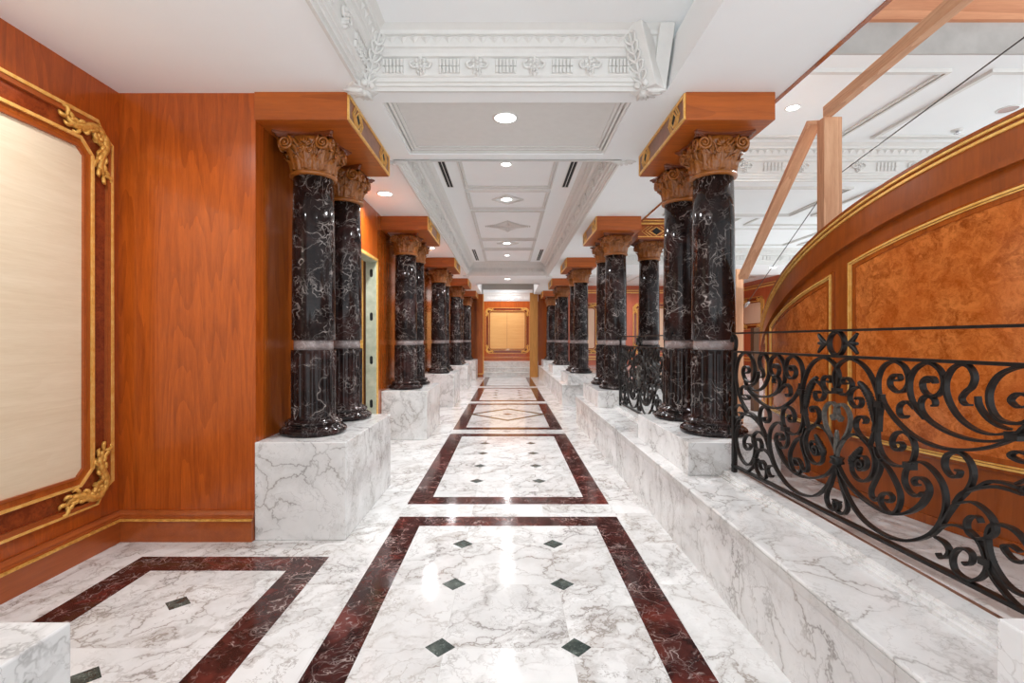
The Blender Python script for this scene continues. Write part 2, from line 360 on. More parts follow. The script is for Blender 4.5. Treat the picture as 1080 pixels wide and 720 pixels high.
RAIL = [
  ('s', [(0.069,1.28),(0.049,1.275),(0.041,1.291),(0.058,1.307),(0.088,1.303),(0.106,1.279),(0.098,1.246),(0.069,1.222),(0.033,1.223),(0.001,1.245),(-0.015,1.285),(-0.012,1.331),(0.018,1.374),(0.063,1.399),(0.109,1.404),(0.16,1.388),(0.205,1.356),(0.238,1.313),(0.262,1.263),(0.276,1.213),(0.281,1.155),(0.278,1.073)]),
  ('s', [(0.133,1.207),(0.143,1.216),(0.163,1.213),(0.17,1.196),(0.157,1.173),(0.127,1.168),(0.098,1.191),(0.093,1.222),(0.109,1.251),(0.145,1.268),(0.18,1.266),(0.21,1.243),(0.234,1.208),(0.247,1.164),(0.253,1.12),(0.243,1.067)]),
  ('leaf', [(0.153,1.292),(0.175,1.276),(0.2,1.249),(0.219,1.221),(0.232,1.185),(0.239,1.148),(0.243,1.111)]),
  ('s', [(0.187,1.096),(0.197,1.111),(0.18,1.126),(0.15,1.119),(0.133,1.093),(0.135,1.062)]),
  ('s', [(0.195,1.098),(0.202,1.117),(0.175,1.128),(0.142,1.113),(0.131,1.074),(0.155,1.037),(0.195,1.009),(0.224,0.988)]),
  ('lyre', [(0.035,1.088),(-0.003,1.115),(0.001,1.149),(0.035,1.169),(0.071,1.152),(0.094,1.11),(0.086,1.051),(0.049,0.99),(0.012,0.933),(-0.008,0.879)]),
  ('s', [(-0.006,0.863),(0.015,0.813),(0.042,0.739),(0.067,0.693),(0.076,0.647),(0.054,0.611),(0.015,0.605),(-0.015,0.627),(-0.014,0.652),(0.024,0.66)]),
  ('s', [(0.004,0.854),(0.071,0.78),(0.155,0.737),(0.246,0.714),(0.331,0.711),(0.409,0.736),(0.472,0.783),(0.512,0.836),(0.536,0.888)]),
  ('s', [(-0.006,0.84),(0.035,0.775),(0.086,0.699),(0.162,0.636),(0.253,0.608),(0.342,0.605),(0.431,0.626),(0.512,0.671),(0.569,0.722)]),
  ('s', [(0.153,0.879),(0.175,0.882),(0.179,0.903),(0.153,0.909),(0.142,0.884),(0.158,0.862),(0.195,0.882),(0.203,0.914),(0.185,0.935),(0.148,0.93)]),
  ('s', [(-0.006,0.879),(0.012,0.938),(0.057,0.997),(0.114,1.029),(0.175,1.026),(0.224,0.99),(0.25,0.931),(0.236,0.862),(0.195,0.819),(0.148,0.813),(0.111,0.839),(0.103,0.874)]),
  ('leaf', [(0.107,0.864),(0.103,0.895),(0.128,0.922),(0.148,0.948),(0.166,0.975)]),
  ('s', [(0.295,1.249),(0.286,1.18),(0.271,1.119),(0.24,1.043),(0.218,0.994)]),
  ('s', [(0.277,1.228),(0.273,1.149),(0.266,1.063),(0.273,1.011),(0.301,0.963),(0.348,0.939),(0.393,0.941),(0.431,0.954)]),
  ('s', [(0.253,0.996),(0.271,0.951),(0.325,0.916),(0.365,0.869),(0.392,0.816),(0.387,0.763),(0.359,0.721),(0.319,0.716),(0.286,0.744),(0.289,0.779),(0.325,0.802),(0.351,0.789),(0.336,0.763),(0.313,0.767)]),
  ('s', [(0.289,0.95),(0.281,0.894),(0.253,0.837),(0.229,0.785),(0.236,0.752),(0.261,0.746),(0.277,0.765)]),
  ('s', [(0.378,1.04),(0.393,1.047),(0.407,1.034),(0.39,1.012),(0.359,1.015),(0.349,1.046),(0.371,1.083),(0.415,1.096),(0.452,1.076),(0.467,1.034),(0.457,0.986),(0.439,0.962)]),
  ('s', [(0.485,0.886),(0.471,0.881),(0.461,0.897),(0.48,0.915),(0.512,0.915),(0.533,0.891),(0.53,0.854),(0.495,0.798),(0.434,0.748),(0.356,0.714)]),
  ('s', [(0.44,0.961),(0.419,0.923),(0.415,0.878),(0.44,0.842),(0.477,0.835),(0.504,0.86)]),
  ('s', [(0.44,0.961),(0.495,0.986),(0.547,0.968),(0.591,0.924),(0.607,0.863),(0.598,0.8),(0.563,0.727),(0.507,0.671),(0.421,0.623),(0.342,0.6)]),
  ('s', [(0.65,0.993),(0.666,0.989),(0.656,0.967),(0.628,0.964),(0.603,0.992),(0.607,1.033),(0.638,1.058),(0.678,1.06),(0.709,1.029),(0.717,0.984),(0.698,0.931),(0.658,0.875),(0.617,0.807),(0.58,0.738),(0.547,0.695)]),
  ('s', [(0.643,0.861),(0.673,0.906),(0.726,0.943),(0.798,0.971),(0.848,0.975),(0.892,0.971)]),
  ('s', [(0.747,0.821),(0.736,0.838),(0.712,0.833),(0.693,0.805),(0.698,0.769),(0.731,0.757),(0.767,0.773),(0.795,0.802),(0.794,0.838),(0.767,0.87),(0.717,0.888),(0.658,0.866)]),
  ('s', [(0.68,0.647),(0.693,0.641),(0.712,0.661),(0.712,0.69),(0.688,0.7),(0.656,0.683),(0.636,0.642),(0.648,0.598),(0.698,0.586),(0.74,0.611),(0.766,0.653),(0.765,0.694),(0.745,0.741),(0.707,0.773),(0.658,0.778),(0.602,0.757),(0.563,0.717)]),
  ('s', [(0.572,0.634),(0.585,0.622),(0.609,0.635),(0.622,0.665),(0.602,0.689),(0.563,0.696)]),
  ('s', [(0.772,0.684),(0.789,0.642),(0.824,0.609),(0.861,0.585),(0.896,0.574)]),
  ('s', [(0.359,1.321),(0.376,1.319),(0.393,1.329),(0.385,1.345),(0.358,1.341),(0.338,1.318),(0.342,1.289),(0.376,1.269),(0.409,1.277),(0.432,1.305),(0.433,1.343),(0.413,1.383),(0.372,1.403),(0.329,1.396),(0.294,1.369),(0.273,1.323),(0.271,1.279),(0.277,1.235),(0.276,1.191)]),
  ('s', [(0.289,1.248),(0.313,1.199),(0.374,1.138),(0.453,1.092),(0.526,1.071),(0.602,1.066),(0.679,1.077),(0.756,1.1),(0.816,1.129),(0.867,1.16)]),
  ('s', [(0.55,1.229),(0.561,1.237),(0.556,1.257),(0.534,1.268),(0.51,1.261),(0.494,1.234),(0.502,1.199),(0.538,1.165),(0.602,1.138),(0.672,1.125),(0.744,1.125),(0.811,1.139),(0.867,1.163)]),
  ('s', [(0.52,1.322),(0.53,1.335),(0.55,1.334),(0.561,1.325),(0.55,1.345),(0.522,1.343),(0.502,1.318),(0.514,1.283),(0.55,1.269),(0.584,1.287),(0.6,1.327),(0.584,1.377),(0.542,1.403),(0.498,1.397),(0.457,1.362),(0.44,1.313),(0.446,1.258),(0.474,1.206),(0.514,1.169)]),
  ('s', [(0.429,1.17),(0.41,1.159),(0.388,1.175),(0.39,1.209),(0.419,1.23),(0.444,1.224),(0.465,1.205)]),
  ('s', [(0.706,1.253),(0.686,1.253),(0.672,1.273),(0.686,1.299),(0.712,1.324),(0.722,1.363),(0.702,1.399),(0.665,1.405),(0.631,1.383),(0.609,1.338),(0.609,1.29),(0.631,1.238),(0.672,1.191),(0.731,1.162),(0.793,1.158),(0.861,1.18)]),
  ('s', [(0.733,1.29),(0.739,1.256),(0.766,1.219),(0.805,1.195),(0.845,1.186)]),
  ('s', [(0.867,1.16),(0.88,1.184),(0.899,1.21)]),
  ('s', [(0.895,1.273),(0.87,1.269),(0.849,1.29),(0.874,1.315),(0.916,1.305),(0.928,1.265),(0.891,1.217),(0.819,1.212),(0.782,1.253),(0.778,1.318),(0.819,1.381),(0.901,1.41),(0.976,1.376),(1.016,1.305),(1.025,1.224),(1.002,1.145),(0.954,1.07),(0.87,1.003)]),
  ('s', [(0.912,1.111),(0.87,1.114),(0.849,1.094),(0.895,1.083),(0.948,1.105),(0.954,1.15),(0.907,1.177),(0.87,1.169)]),
  ('s', [(0.987,0.975),(0.954,0.98),(0.943,0.953),(0.987,0.929),(1.031,0.957),(1.031,1.003),(0.976,1.033),(0.922,1.018),(0.88,0.985)]),
  ('s', [(1.02,0.877),(0.965,0.944),(0.88,0.99),(0.79,0.988),(0.732,0.949)]),
  ('s', [(0.88,0.771),(0.849,0.78),(0.825,0.764),(0.86,0.734),(0.901,0.747),(0.912,0.79),(0.86,0.839),(0.79,0.831),(0.77,0.77),(0.79,0.69),(0.849,0.632),(0.922,0.636),(0.987,0.689),(1.02,0.762),(1.016,0.832),(0.98,0.884)]),
  ('spear', [(0,0.88),(0,0.93),(0,1.03)]),
]
# ================================================================ SETTING
CEIL = 3.36; TRAY = 3.71; LED = 0.485
XL = -1.9; XLB = -2.93; XS = 2.09
mb = MB(); mb.box(XLB - .2, 2.6, -.6, 21.0, -.25, 0)
floor = struct(mb.build('floor', M['marble_floor']))
def inlay(name, polys, mat, z=.0015):
    for poly in polys:
        mb = MB(); mb.prism(poly, -.004, z, lambda u, v, a: (u, v, a)); mb.build(name, mat, floor)
def border(x0, x1, y0, y1, w=.205):
    inlay('border_band', [[(x0,y0),(x1,y0),(x1-w,y0+w),(x0+w,y0+w)], [(x1,y0),(x1,y1),(x1-w,y1-w),(x1-w,y0+w)],
                          [(x1,y1),(x0,y1),(x0+w,y1-w),(x1-w,y1-w)], [(x0,y1),(x0,y0),(x0+w,y0+w),(x0+w,y1-w)]], M['marble_border'])
def diamond(x, y, r=.073, mat=None): inlay('diamond_inset', [[(x-r,y),(x,y-r),(x+r,y),(x,y+r)]], mat or M['marble_green'], .0018)
for y0, y1 in ((.81, 4.17), (4.49, 7.86), (8.23, 11.6), (12.03, 15.38), (15.95, 19.9)): border(-.918, .924, y0, y1)
for y in (1.16, 1.78, 2.398, 3.02, 3.614, 5.23, 5.86, 6.51, 7.14, 12.8, 13.4, 14.0, 14.6):
    for x in (-.33, .335): diamond(x, y)
border(-2.53, -1.235, .6, 3.4)
for y in (2.8, 2.186, 1.56): diamond(-1.88, y)
cyr = 9.94
for sx in (-1, 1):      # long rhombus of the third panel
    for sy in (-1, 1):
        inlay('rhombus_band', [[(0, cyr+sy*.84), (sx*.80, cyr), (sx*.66, cyr), (0, cyr+sy*.69)]], M['marble_olive'])
    inlay('rhombus_band', [[(sx*.70, cyr-.06), (sx*.918, cyr-.06), (sx*.918, cyr+.06), (sx*.70, cyr+.06)]], M['marble_olive'], .002)
diamond(0, cyr, .1, M['marble_border'])

# raised gallery floor on the right
for k, (x0, x1, y0, y1) in enumerate(((1.64, 9.35, -.6, 8.93), (2.62, 9.35, 8.93, 11.2), (1.64, 9.35, 11.2, 21.0))):
    mb = MB(); mb.box(x0, x1, y0, y1, -.25, LED - .002); struct(mb.build('floor_gallery', M['marble_floor']))
for x0, x1, y0, y1 in ((1.85, 1.97, 1.4, 3.66), (1.85, 1.97, 5.16, 7.37)):
    pass

# walls
def wall(name, x0, x1, y0, y1, z0, z1, mat): mb = MB(); mb.box(x0, x1, y0, y1, z0, z1); return struct(mb.build(name, mat))
wall('wall_left', XLB-.15, XLB, -.6, 3.85, 0, CEIL+.3, M['wood_wall'])
wall('wall_left_return', XLB, XL, 3.70, 3.82, 0, CEIL, M['wood_wall'])
OP0, OP1, OPZ = 5.55, 7.15, 2.66
wall('wall_left_corridor', XL-.12, XL, 3.82, OP0, 0, CEIL, M['wood_dark'])
wall('wall_left_over_door', XL-.12, XL, OP0, OP1, OPZ, CEIL, M['wood_wall'])
wall('wall_left_far', XL-.12, XL, OP1, 20.0, 0, CEIL, M['wood_dark'])
wall('wall_end', -1.6, 1.6, 22.0, 22.15, 0, 3.25, M['wood_wall'])
wall('wall_end_upper', -1.6, 1.6, 22.0, 22.15, 3.25, 4.1, M['ceiling'])
wall('wall_end_left', -1.9, -1.26, 20.0, 20.3, 0, 3.9, M['wood_dark'])
wall('wall_end_right', 1.24, 2.2, 20.0, 20.3, 0, 3.9, M['wood_dark'])
wall('wall_gallery_far', 2.2, 9.4, 20.0, 20.15, 0, 3.9, M['wood_red'])
wall('wall_gallery_right', 9.2, 9.35, 13.5, 20.0, 0, 3.9, M['wood_red'])
wall('wall_door_recess', XL-.75, XL-.62, OP0-.2, OP1+.2, 0, CEIL, M['wood_dark'])
# end opening: lintel, pilasters, raw jamb
wall('trim_lintel', -1.26, 1.24, 20.0, 20.15, 3.56, 3.95, plain('grey lintel', srgb(168,164,158), .9))
pil = MB(); pil.box(-1.26, -1.0, 19.86, 20.1, 0, CEIL); pil.box(-1.27, -.99, 19.84, 20.1, 0, .12); struct(pil.build('trim_1', M['wood_dark']))
g = MB(); g.box(-1.0, -.975, 19.88, 20.05, .12, CEIL); g.box(-1.28, -.98, 19.83, 19.86, .12, .15); struct(g.build('trim_2', M['gold_dark']))
wall('trim_3', .90, 1.22, 19.9, 20.1, 0, CEIL+.05, wood('raw jamb', srgb(176,118,48), srgb(214,152,78), 'z', figure=.6, rough=.6, coat=0))
wall('trim_4', -1.3, -1.0, 19.86, 20.0, CEIL, 3.6, M['drywall'])
wall('trim_5', 1.0, 1.26, 19.86, 19.9, CEIL+.05, 3.6, M['drywall'])

# baseboards
def baseboard(name, pts, h=.222, d=.055, mat=M['wood_trim']):
    """pts: floor polyline, wall on the left-hand side of travel"""
    prof = [(0,0),(d,0),(d,h*.68),(d*1.05,h*.70),(d*.8,h*.74),(d*.8,h*.80),(d*.62,h*.82),(d*.62,h*.88),(d*.4,h*.94),(d*.3,h),(0,h)]
    o = MB(); gld = MB()
    P = [Vector((x, y, 0)) for x, y in pts]; rows = []; gr = []
    for i, p in enumerate(P):
        d0 = (P[i]-P[i-1]).normalized() if i else (P[1]-P[0]).normalized()
        d1 = (P[i+1]-P[i]).normalized() if i < len(P)-1 else d0
        n0 = Vector((d0.y, -d0.x, 0)); n1 = Vector((d1.y, -d1.x, 0)); n = (n0+n1); n = n / max(.5, n.dot(n0))
        rows.append([p + n*u + Vector((0,0,v)) for u, v in prof])
        gr.append([p + n*u + Vector((0,0,v)) for u, v in [(d*.7,h*.70),(d*1.12,h*.70),(d*1.12,h*.765),(d*.7,h*.765)]])
    o.grid(rows, closed_v=True, smooth=False); gld.grid(gr, closed_v=True, smooth=False)
    for mbx, rw, k in ((o, rows, len(prof)), (gld, gr, 4)):
        n0 = 0; mbx.f.append(tuple(range(k))); mbx.sm.append(False)
        e = (len(rw)-1)*k; mbx.f.append(tuple(range(e, e+k))); mbx.sm.append(False)
    b = struct(o.build(name, mat)); gld.build('gold_bead', M['gold_dark'], b); return b
baseboard('baseboard_left', [(XLB, -.6), (XLB, 3.70), (-1.9, 3.70)])
baseboard('baseboard_end', [(-1.6, 22.0), (1.6, 22.0)], .2, .05).location.z = .57
for o in (): pass

# steps at the end of the hall
st = thing('marble_steps', 'three white marble steps rising to the landing at the far end of the hall', 'steps', (0, 20.4, 0))
for k, (dy, z) in enumerate(((0, .15), (.3, .33), (.6, .57))):
    mb = MB(); mb.box(-1.6 if k else -1.0, 1.6 if k else 1.05, dy, (.3*(k+1) if k < 2 else 1.6), 0 if k == 0 else (.0), z); mb.box(-1.0, 1.05, dy-.02, dy+.02, z-.03, z)
    mb.build('step', M['marble_step'], st)

# ceilings ------------------------------------------------------
mb = MB()
A0, A1 = 0.5, 3.66       # first coffer
B0, B1 = 5.06, 14.07     # long coffer
D0, D1 = 16.2, 20.0      # far opening
C1x = (-1.10, 1.185); C2x = (-1.177, 1.177); T = .30
for x0, x1, y0, y1 in ((XLB-.1, C1x[0], -.6, 3.82), (XL-.1, C1x[0], 3.82, B0), (C1x[1], XS, -.6, A1), (C1x[0], C1x[1], -.6, A0),
                       (C1x[0], -.985, A1, B0), (.965, XS, A1, B0), (-.985, .965, A1, 3.85), (-.985, .965, 4.93, B0), (XL-.1, C2x[0], B0, B1), (C2x[1], XS, B0, B1), (XL-.1, XS, B1, D0), (XL-.1, -1.05, D0, D1), (1.05, XS, D0, D1)):
    mb.box(x0, x1, y0, y1, CEIL, CEIL + T)
ceil = struct(mb.build('ceiling', M['ceiling']))
mb = MB()
mb.box(C1x[0]-.1, C1x[1]+.1, A0-.1, A1+.1, TRAY, TRAY+.05); mb.box(C2x[0]-.1, C2x[1]+.1, B0-.1, B1+.1, TRAY, TRAY+.05); mb.box(-1.7, 1.7, D0-.1, 22.2, 4.0, 4.05)
mb.box(-1.13, -1.05, D0, D1, CEIL+T, 4.0); mb.box(1.05, 1.13, D0, D1, CEIL+T, 4.0); mb.box(-1.13, 1.13, D0-.05, D0, CEIL+.3, 4.0)
struct(mb.build('ceiling_tray', M['ceiling']))
# gallery ceiling on the right
G0, G1, G2, G3 = 3.81, 5.73, 7.5, 12.0
mb = MB(); mb.box(XS, 9.35, G0, G1+.05, TRAY, TRAY+.05); mb.box(XS, 9.35, G1, G2, CEIL, CEIL+T)
mb.box(XS, 9.35, G2-.05, G3+.05, TRAY, TRAY+.05); mb.box(XS, 9.35, G3, 14.0, CEIL, CEIL+T); mb.box(XS, 9.35, 13.95, 20.05, TRAY, TRAY+.05)
struct(mb.build('ceiling_gallery', M['ceiling']))
mb = MB(); mb.box(XS, 9.35, G0-.02, G0, TRAY, 3.95); struct(mb.build('trim_6', M['drywall']))
mb = MB(); mb.box(XS, 9.35, G0-.06, G0+.08, 3.95, 4.6); struct(mb.build('trim_7', M['plywood']))
mb = MB(); mb.box(XS-.02, XS+.012, -.6, 8.0, CEIL-.006, CEIL+.025); struct(mb.build('trim_8', M['wood_dark']))
mb = MB(); mb.box(XS-.1, XS-.03, -.6, 20, CEIL+T, 4.6); struct(mb.build('wall_void', M['drywall']))

mb = MB(); mb.box(XS-.1, 9.4, -.6, 4.0, 4.62, 4.75); struct(mb.build('void_light_blocker', M['drywall']))  # unseen cover added over the void to keep sky light off the plywood
# cornices --------------------------------------------------------
CORN = [(0,-.016),(.022,-.016),(.022,.012),(.042,.012),(.046,.03),(.062,.034),(.064,.06),(.078,.066),(.082,.072),(.092,.185),(.112,.19),(.114,.212),
        (.132,.232),(.15,.238),(.152,.25),(.172,.298),(.192,.302),(.2,.325),(.235,.345),(.245,.35)]
def rosette(mb, fn, u, v, s):
    for k in range(6):
        a = PI/6 + k*PI/3
        cu, cv = u + .52*s*math.cos(a), v + .5*s*math.sin(a)
        P = []
        for i in range(5):
            b = -PI/2 + PI*i/4
            P.append([fn(cu + .34*s*max(.02, math.cos(b))*math.cos(2*PI*j/8), cv + .34*s*max(.02, math.cos(b))*math.sin(2*PI*j/8), .024*math.sin(b)) for j in range(8)])
        mb.grid(P, closed_v=True)
    P = [[fn(u + .25*s*r*math.cos(2*PI*j/8), v + .25*s*r*math.sin(2*PI*j/8), h) for j in range(8)] for r, h in ((1, 0), (.8, .026), (.05, .036))]
    mb.grid(P, closed_v=True)
def cornice(name, L, origin, along, inward, fine=True, ext0=0.0, ext1=0.0, pitch=.62):
    """straight cornice of length L; profile grows inward going up; mitred by ext at the ends"""
    o = Vector(origin); a = Vector(along); w = Vector(inward)
    mb = MB(); P = []
    for i, z in CORN:
        P.append([o + a*(i*ext0) + w*i + Vector((0,0,z)), o + a*(L - i*ext1) + w*i + Vector((0,0,z))])
    mb.grid(P, smooth=False)
    base = struct(mb.build(name, M['plaster']))
    fr = MB()
    def fn(u, v, h):      # on the frieze: u along, v height fraction .075-.185
        i = .078 + (v-.066)*.09
        return o + a*u + w*(i + h + .004) + Vector((0,0,v))
    n = max(1, round((L-.35-.42*pitch)/pitch)); p = (L-.35)/(n+.42)
    for k in range(n):
        u0 = .175 + p*k
        rosette(fr, fn, u0 + p*.71, .152, .058); rosette(fr, fn, u0 + p*.71, .098, .044)
        for s in (-1, 1):
            fr.tube(cr([fn(u0+p*.71+s*.02, .125, .01), fn(u0+p*.71+s*.06, .115, .018), fn(u0+p*.71+s*.075, .145, .018), fn(u0+p*.71+s*.05, .16, .015)], 4), .009, 6)
    for k in range(n + 1):      # fluted panels between the flowers
        u0 = .175 + p*k; nf = 6 if fine else 3
        if k == n and u0 + p*.42 > L - .1: continue
        for q in range(nf):
            uu = u0 + p*.03 + (p*.38)*(q+.5)/nf; hw = p*.38/nf*.42
            for va, vb in ((.080, .122), (.128, .174)):
                P = [[fn(uu-hw, v, 0), fn(uu-hw*.6, v, .016), fn(uu+hw*.6, v, .016), fn(uu+hw, v, 0)] for v in (va, vb)]
                fr.grid(P, smooth=False)
                fr.add([fn(uu-hw, va, 0), fn(uu-hw*.6, va, .016), fn(uu+hw*.6, va, .016), fn(uu+hw, va, 0)], [(0,1,2,3)])
    nt_ = round((L-.3)/(.08 if fine else .12)); q = (L-.3)/nt_
    for k in range(nt_):      # leaf points of the upper band
        u0 = .15 + q*(k+.5)
        def f2(u, z, h): return o + a*u + w*(.152 + (z-.25)*.42 + h) + Vector((0,0,z))
        fr.add([f2(u0-q*.46, .295, .002), f2(u0+q*.46, .295, .002), f2(u0, .252, .004), f2(u0, .282, .02)], [(0,1,3),(1,2,3),(2,0,3)])
    fr.build('carved_frieze', M['plaster'], base)
    return base
mb = MB(); mb.prism([(0,-.016),(.05,-.016),(.255,.346),(0,.346)], C1x[1]-.125, C1x[1]-.022, lambda u, v, w: (w, A1-u, CEIL+v)); struct(mb.build('trim_block', M['plaster'], bevel=.004))
cornice('trim_9', C1x[1]-C1x[0]-.12, (C1x[0], A1, CEIL), (1,0,0), (0,-1,0), True, 1, 0, .40)
cornice('trim_10', A1-A0, (C1x[0], A0, CEIL), (0,1,0), (1,0,0), True, 1, 1)
cornice('trim_11', B1-B0, (C2x[0], B0, CEIL), (0,1,0), (1,0,0), False, 1, 1)
cornice('trim_12', B1-B0, (C2x[1], B0, CEIL), (0,1,0), (-1,0,0), False, 1, 1)
cornice('trim_13', C2x[1]-C2x[0], (C2x[0], B1, CEIL), (1,0,0), (0,-1,0), True, 1, 1, .5)
cornice('trim_14', C2x[1]-C2x[0], (C2x[0], B0, CEIL), (1,0,0), (0,1,0), False, 1, 1)
cornice('trim_15', 9.2-XS, (XS, G1, CEIL), (1,0,0), (0,-1,0), True, 0, 0)
cornice('trim_16', 9.2-XS, (XS, G3, CEIL), (1,0,0), (0,-1,0), False, 0, 0)
cornice('trim_17', 3.2, (-1.6, 22.0, 3.25), (1,0,0), (0,-1,0), False, 0, 0)
cornice('trim_18', 2.1, (-1.05, D0, CEIL), (1,0,0), (0,1,0), False, 0, 0)
# corner brackets of the first coffer and small corner leaves of the long one
def bracket(name, cx, cy, sx, w=.105):
    mb = MB(); d = Vector((sx, -1, 0)).normalized(); e = Vector((1, sx, 0)).normalized() if sx > 0 else Vector((1, -sx*-1, 0)).normalized()
    e = Vector((d.y, -d.x, 0)); o = Vector((cx, cy, CEIL))
    sec = [(-.10, -.02), (.06, -.02), (.27, .348), (.02, .348)]
    mb.prism(sec, -w, w, lambda u, v, a: o + d*u + e*a + Vector((0, 0, v)))
    b = struct(mb.build(name, M['plaster'], bevel=.006))
    lf = MB()
    def fn(u, t, h):
        k = min(3, int(t*4)); kk = t*4-k
        S = [(.05,-.02),(.10,.05),(.20,.20),(.28,.35),(.28,.35)]
        p0, p1 = S[min(k+0,3)], S[min(k+1,4)]
        tt = [(.06,-.02),(.13,.103),(.20,.225),(.27,.348)]
        x = t*3; i = min(2, int(x)); f = x-i
        uu = tt[i][0]*(1-f)+tt[i+1][0]*f; vv = tt[i][1]*(1-f)+tt[i+1][1]*f
        return o + d*(uu + h) + e*u + Vector((0,0,vv - h*.4))
    for t in (.2, .36, .52, .66, .8):
        for s in (-1, 1):
            pts = cr([fn(0, t-.1, .006), fn(s*.03, t-.04, .012), fn(s*.055*(1.2-t*.6), t+.05, .012), fn(s*.03*(1.2-t*.6), t+.09, .012), fn(s*.025, t+.05, .010)], 4)
            lf.tube(pts, [.012 - .007*i/len(pts) for i in range(len(pts))], 6)
    lf.tube([fn(0, t/8, .006) for t in range(8)], .011, 6)
    for s in (-1, 1): lf.ball(fn(s*.03, .08, .01), .026, 8, 5)
    lf.build('carved_leaf', M['plaster'], b)
    # flat foliage on the underside
    u = MB()
    for k in range(5):
        a = math.atan2(-d.y, -d.x) + (k-2)*.42
        p = o + Vector((0,0,-.018)) + d*.05
        q = [p + Vector((math.cos(a), math.sin(a), 0))*r + Vector((0,0,-.008)) for r in (.02,.07,.12,.16)]
        u.tube(q, [.016,.022,.016,.004], 6)
    u.build('carved_leaf', M['plaster'], b)
bracket('trim_19', C1x[0]+.02, A1-.02, 1); bracket('trim_20', C1x[1]-.15, A1-.02, -1)
for k, (x, y, sx) in enumerate(((C2x[0]+.02, B1-.02, 1), (C2x[1]-.02, B1-.02, -1))): bracket('trim_%d' % (21+k), x, y, sx, .07)
for k, sx in enumerate((-1, 1)):
    u = MB(); o = Vector((sx*1.20, B0+.02, CEIL-.008))
    for j in range(7):
        a = -PI/2 + (j-3)*.5 + (0 if sx < 0 else 0)
        q = [o + Vector((math.cos(a), -math.sin(a)*1.0, 0))*r*1.0 + Vector((0, .0, -.004)) for r in (.02,.06,.10,.13)]
        u.tube(q, [.012,.018,.014,.004], 6)
    struct(u.build('trim_%d' % (23+k), M['plaster']))

# raised rectangular mouldings on the ceilings
def frame_mould(mb, x0, x1, y0, y1, z, w=.05, h=.018, steps=2):
    for k in range(steps):
        i = k*w/steps; ww = w/steps*.7; hh = h*(1 - .35*k)
        a0, a1, b0, b1 = x0+i, x1-i, y0+i, y1-i
        mb.box(a0, a1, b0, b0+ww, z-hh, z+.01); mb.box(a0, a1, b1-ww, b1, z-hh, z+.01)
        mb.box(a0, a0+ww, b0+ww, b1-ww, z-hh, z+.01); mb.box(a1-ww, a1, b0+ww, b1-ww, z-hh, z+.01)
mb = MB()
frame_mould(mb, -.985, .965, 3.85, 4.93, CEIL+.05, .10, .036, 3); mb.box(-1.05, 1.05, 3.8, 5.0, CEIL+.05, CEIL+.09)
for y0, y1 in ((5.4, 7.1), (7.24, 8.23), (8.38, 10.68), (10.82, 11.82), (11.98, 13.75)): frame_mould(mb, -.63, .63, y0, y1, TRAY, .07, .028, 2)
for y in (7.71, 11.2):
    r = .24
    for q in range(4):
        a = [(-r,0),(0,-r),(r,0),(0,r)]; p, s = a[q], a[(q+1) % 4]
        mb.ribbon([(p[0], y+p[1], TRAY-.006), (s[0], y+s[1], TRAY-.006)], (0,0,1), .02, .03)
struct(mb.build('trim_25', M['plaster']))
med = MB()
for q in range(4):        # foliage medallion, diamond shaped
    a = q*PI/2
    for r in np.linspace(.04, .42, 9):
        for s in (-1, 1):
            L = .62*(.45 - r)
            c = Vector((math.cos(a)*r, 9.5+math.sin(a)*r, TRAY-.006)); t = Vector((math.cos(a+s*1.1), math.sin(a+s*1.1), 0))
            med.tube([c, c+t*L*.5+Vector((0,0,-.012)), c+t*L], [.012, .016, .004], 6)
med.ball((0, 9.5, TRAY-.005), .06, 12, 6, (1,1,.4))
struct(med.build('trim_26', M['plaster']))
mb = MB()
for x0, x1, y0, y1 in ((2.4, 3.62, 4.0, 5.35), (3.95, 5.35, 4.0, 5.35), (5.7, 7.1, 4.0, 5.35)): frame_mould(mb, x0, x1, y0, y1, TRAY, .07, .028, 2)
for x0, x1 in ((2.3, 4.2), (4.5, 6.4), (6.7, 8.6)):
    frame_mould(mb, x0, x1, 5.95, 7.3, CEIL, .07, .028, 2)
    for y0, y1 in ((7.8, 9.4), (9.7, 11.4), (14.4, 16.6), (17.0, 19.4)): frame_mould(mb, x0, x1, y0, y1, TRAY, .07, .028, 2)
struct(mb.build('trim_27', M['plaster']))

# recessed lights -----------------------------------------------------
def downlight(x, y, z, label, r=.085, power=DOWN, group=None):
    t = thing('downlight', label, 'ceiling light', (x, y, z), 0, group)
    a = MB(); a.lathe([(r*1.0, -.006), (r*1.22, -.006), (r*1.25, .002), (r*1.0, .002)], 32); 
    o = len(a.v); a.build('trim_ring', M['white_trim'], t)
    a = MB(); a.lathe([(.001, -.002), (r*.5, -.0025), (r*1.0, -.004)], 32); a.build('lamp_lens', M['glow'] if power else M['inset'], t)
    if not power: return t
    ld = bpy.data.lights.new('lamp', 'AREA'); ld.shape = 'DISK'; ld.size = r*2; ld.energy = power; ld.color = WARM; ld.spread = math.radians(150)
    lo = bpy.data.objects.new('lamp', ld); C.objects.link(lo); lo.parent = t; lo.location = (0, 0, -.012)
    return t
downlight(-.02, 4.22, CEIL+.05, 'large round recessed light in the near framed ceiling panel', .09)
downlight(-.02, 6.17, TRAY, 'round recessed light in the nearest plain panel of the long coffer', .06)
downlight(-.02, 7.71, TRAY, 'recessed light inside the nearer raised diamond of the long coffer', .08)
downlight(-.02, 11.2, TRAY, 'recessed light inside the farther raised diamond of the long coffer', .08)
downlight(-.02, 12.8, TRAY, 'small recessed light between the two far slot vents', .06)
downlight(-.01, 14.95, CEIL, 'recessed light in the flat ceiling beyond the long coffer', .08)
downlight(-1.56, 6.24, CEIL, 'recessed light at left above the doorway bay', .085)
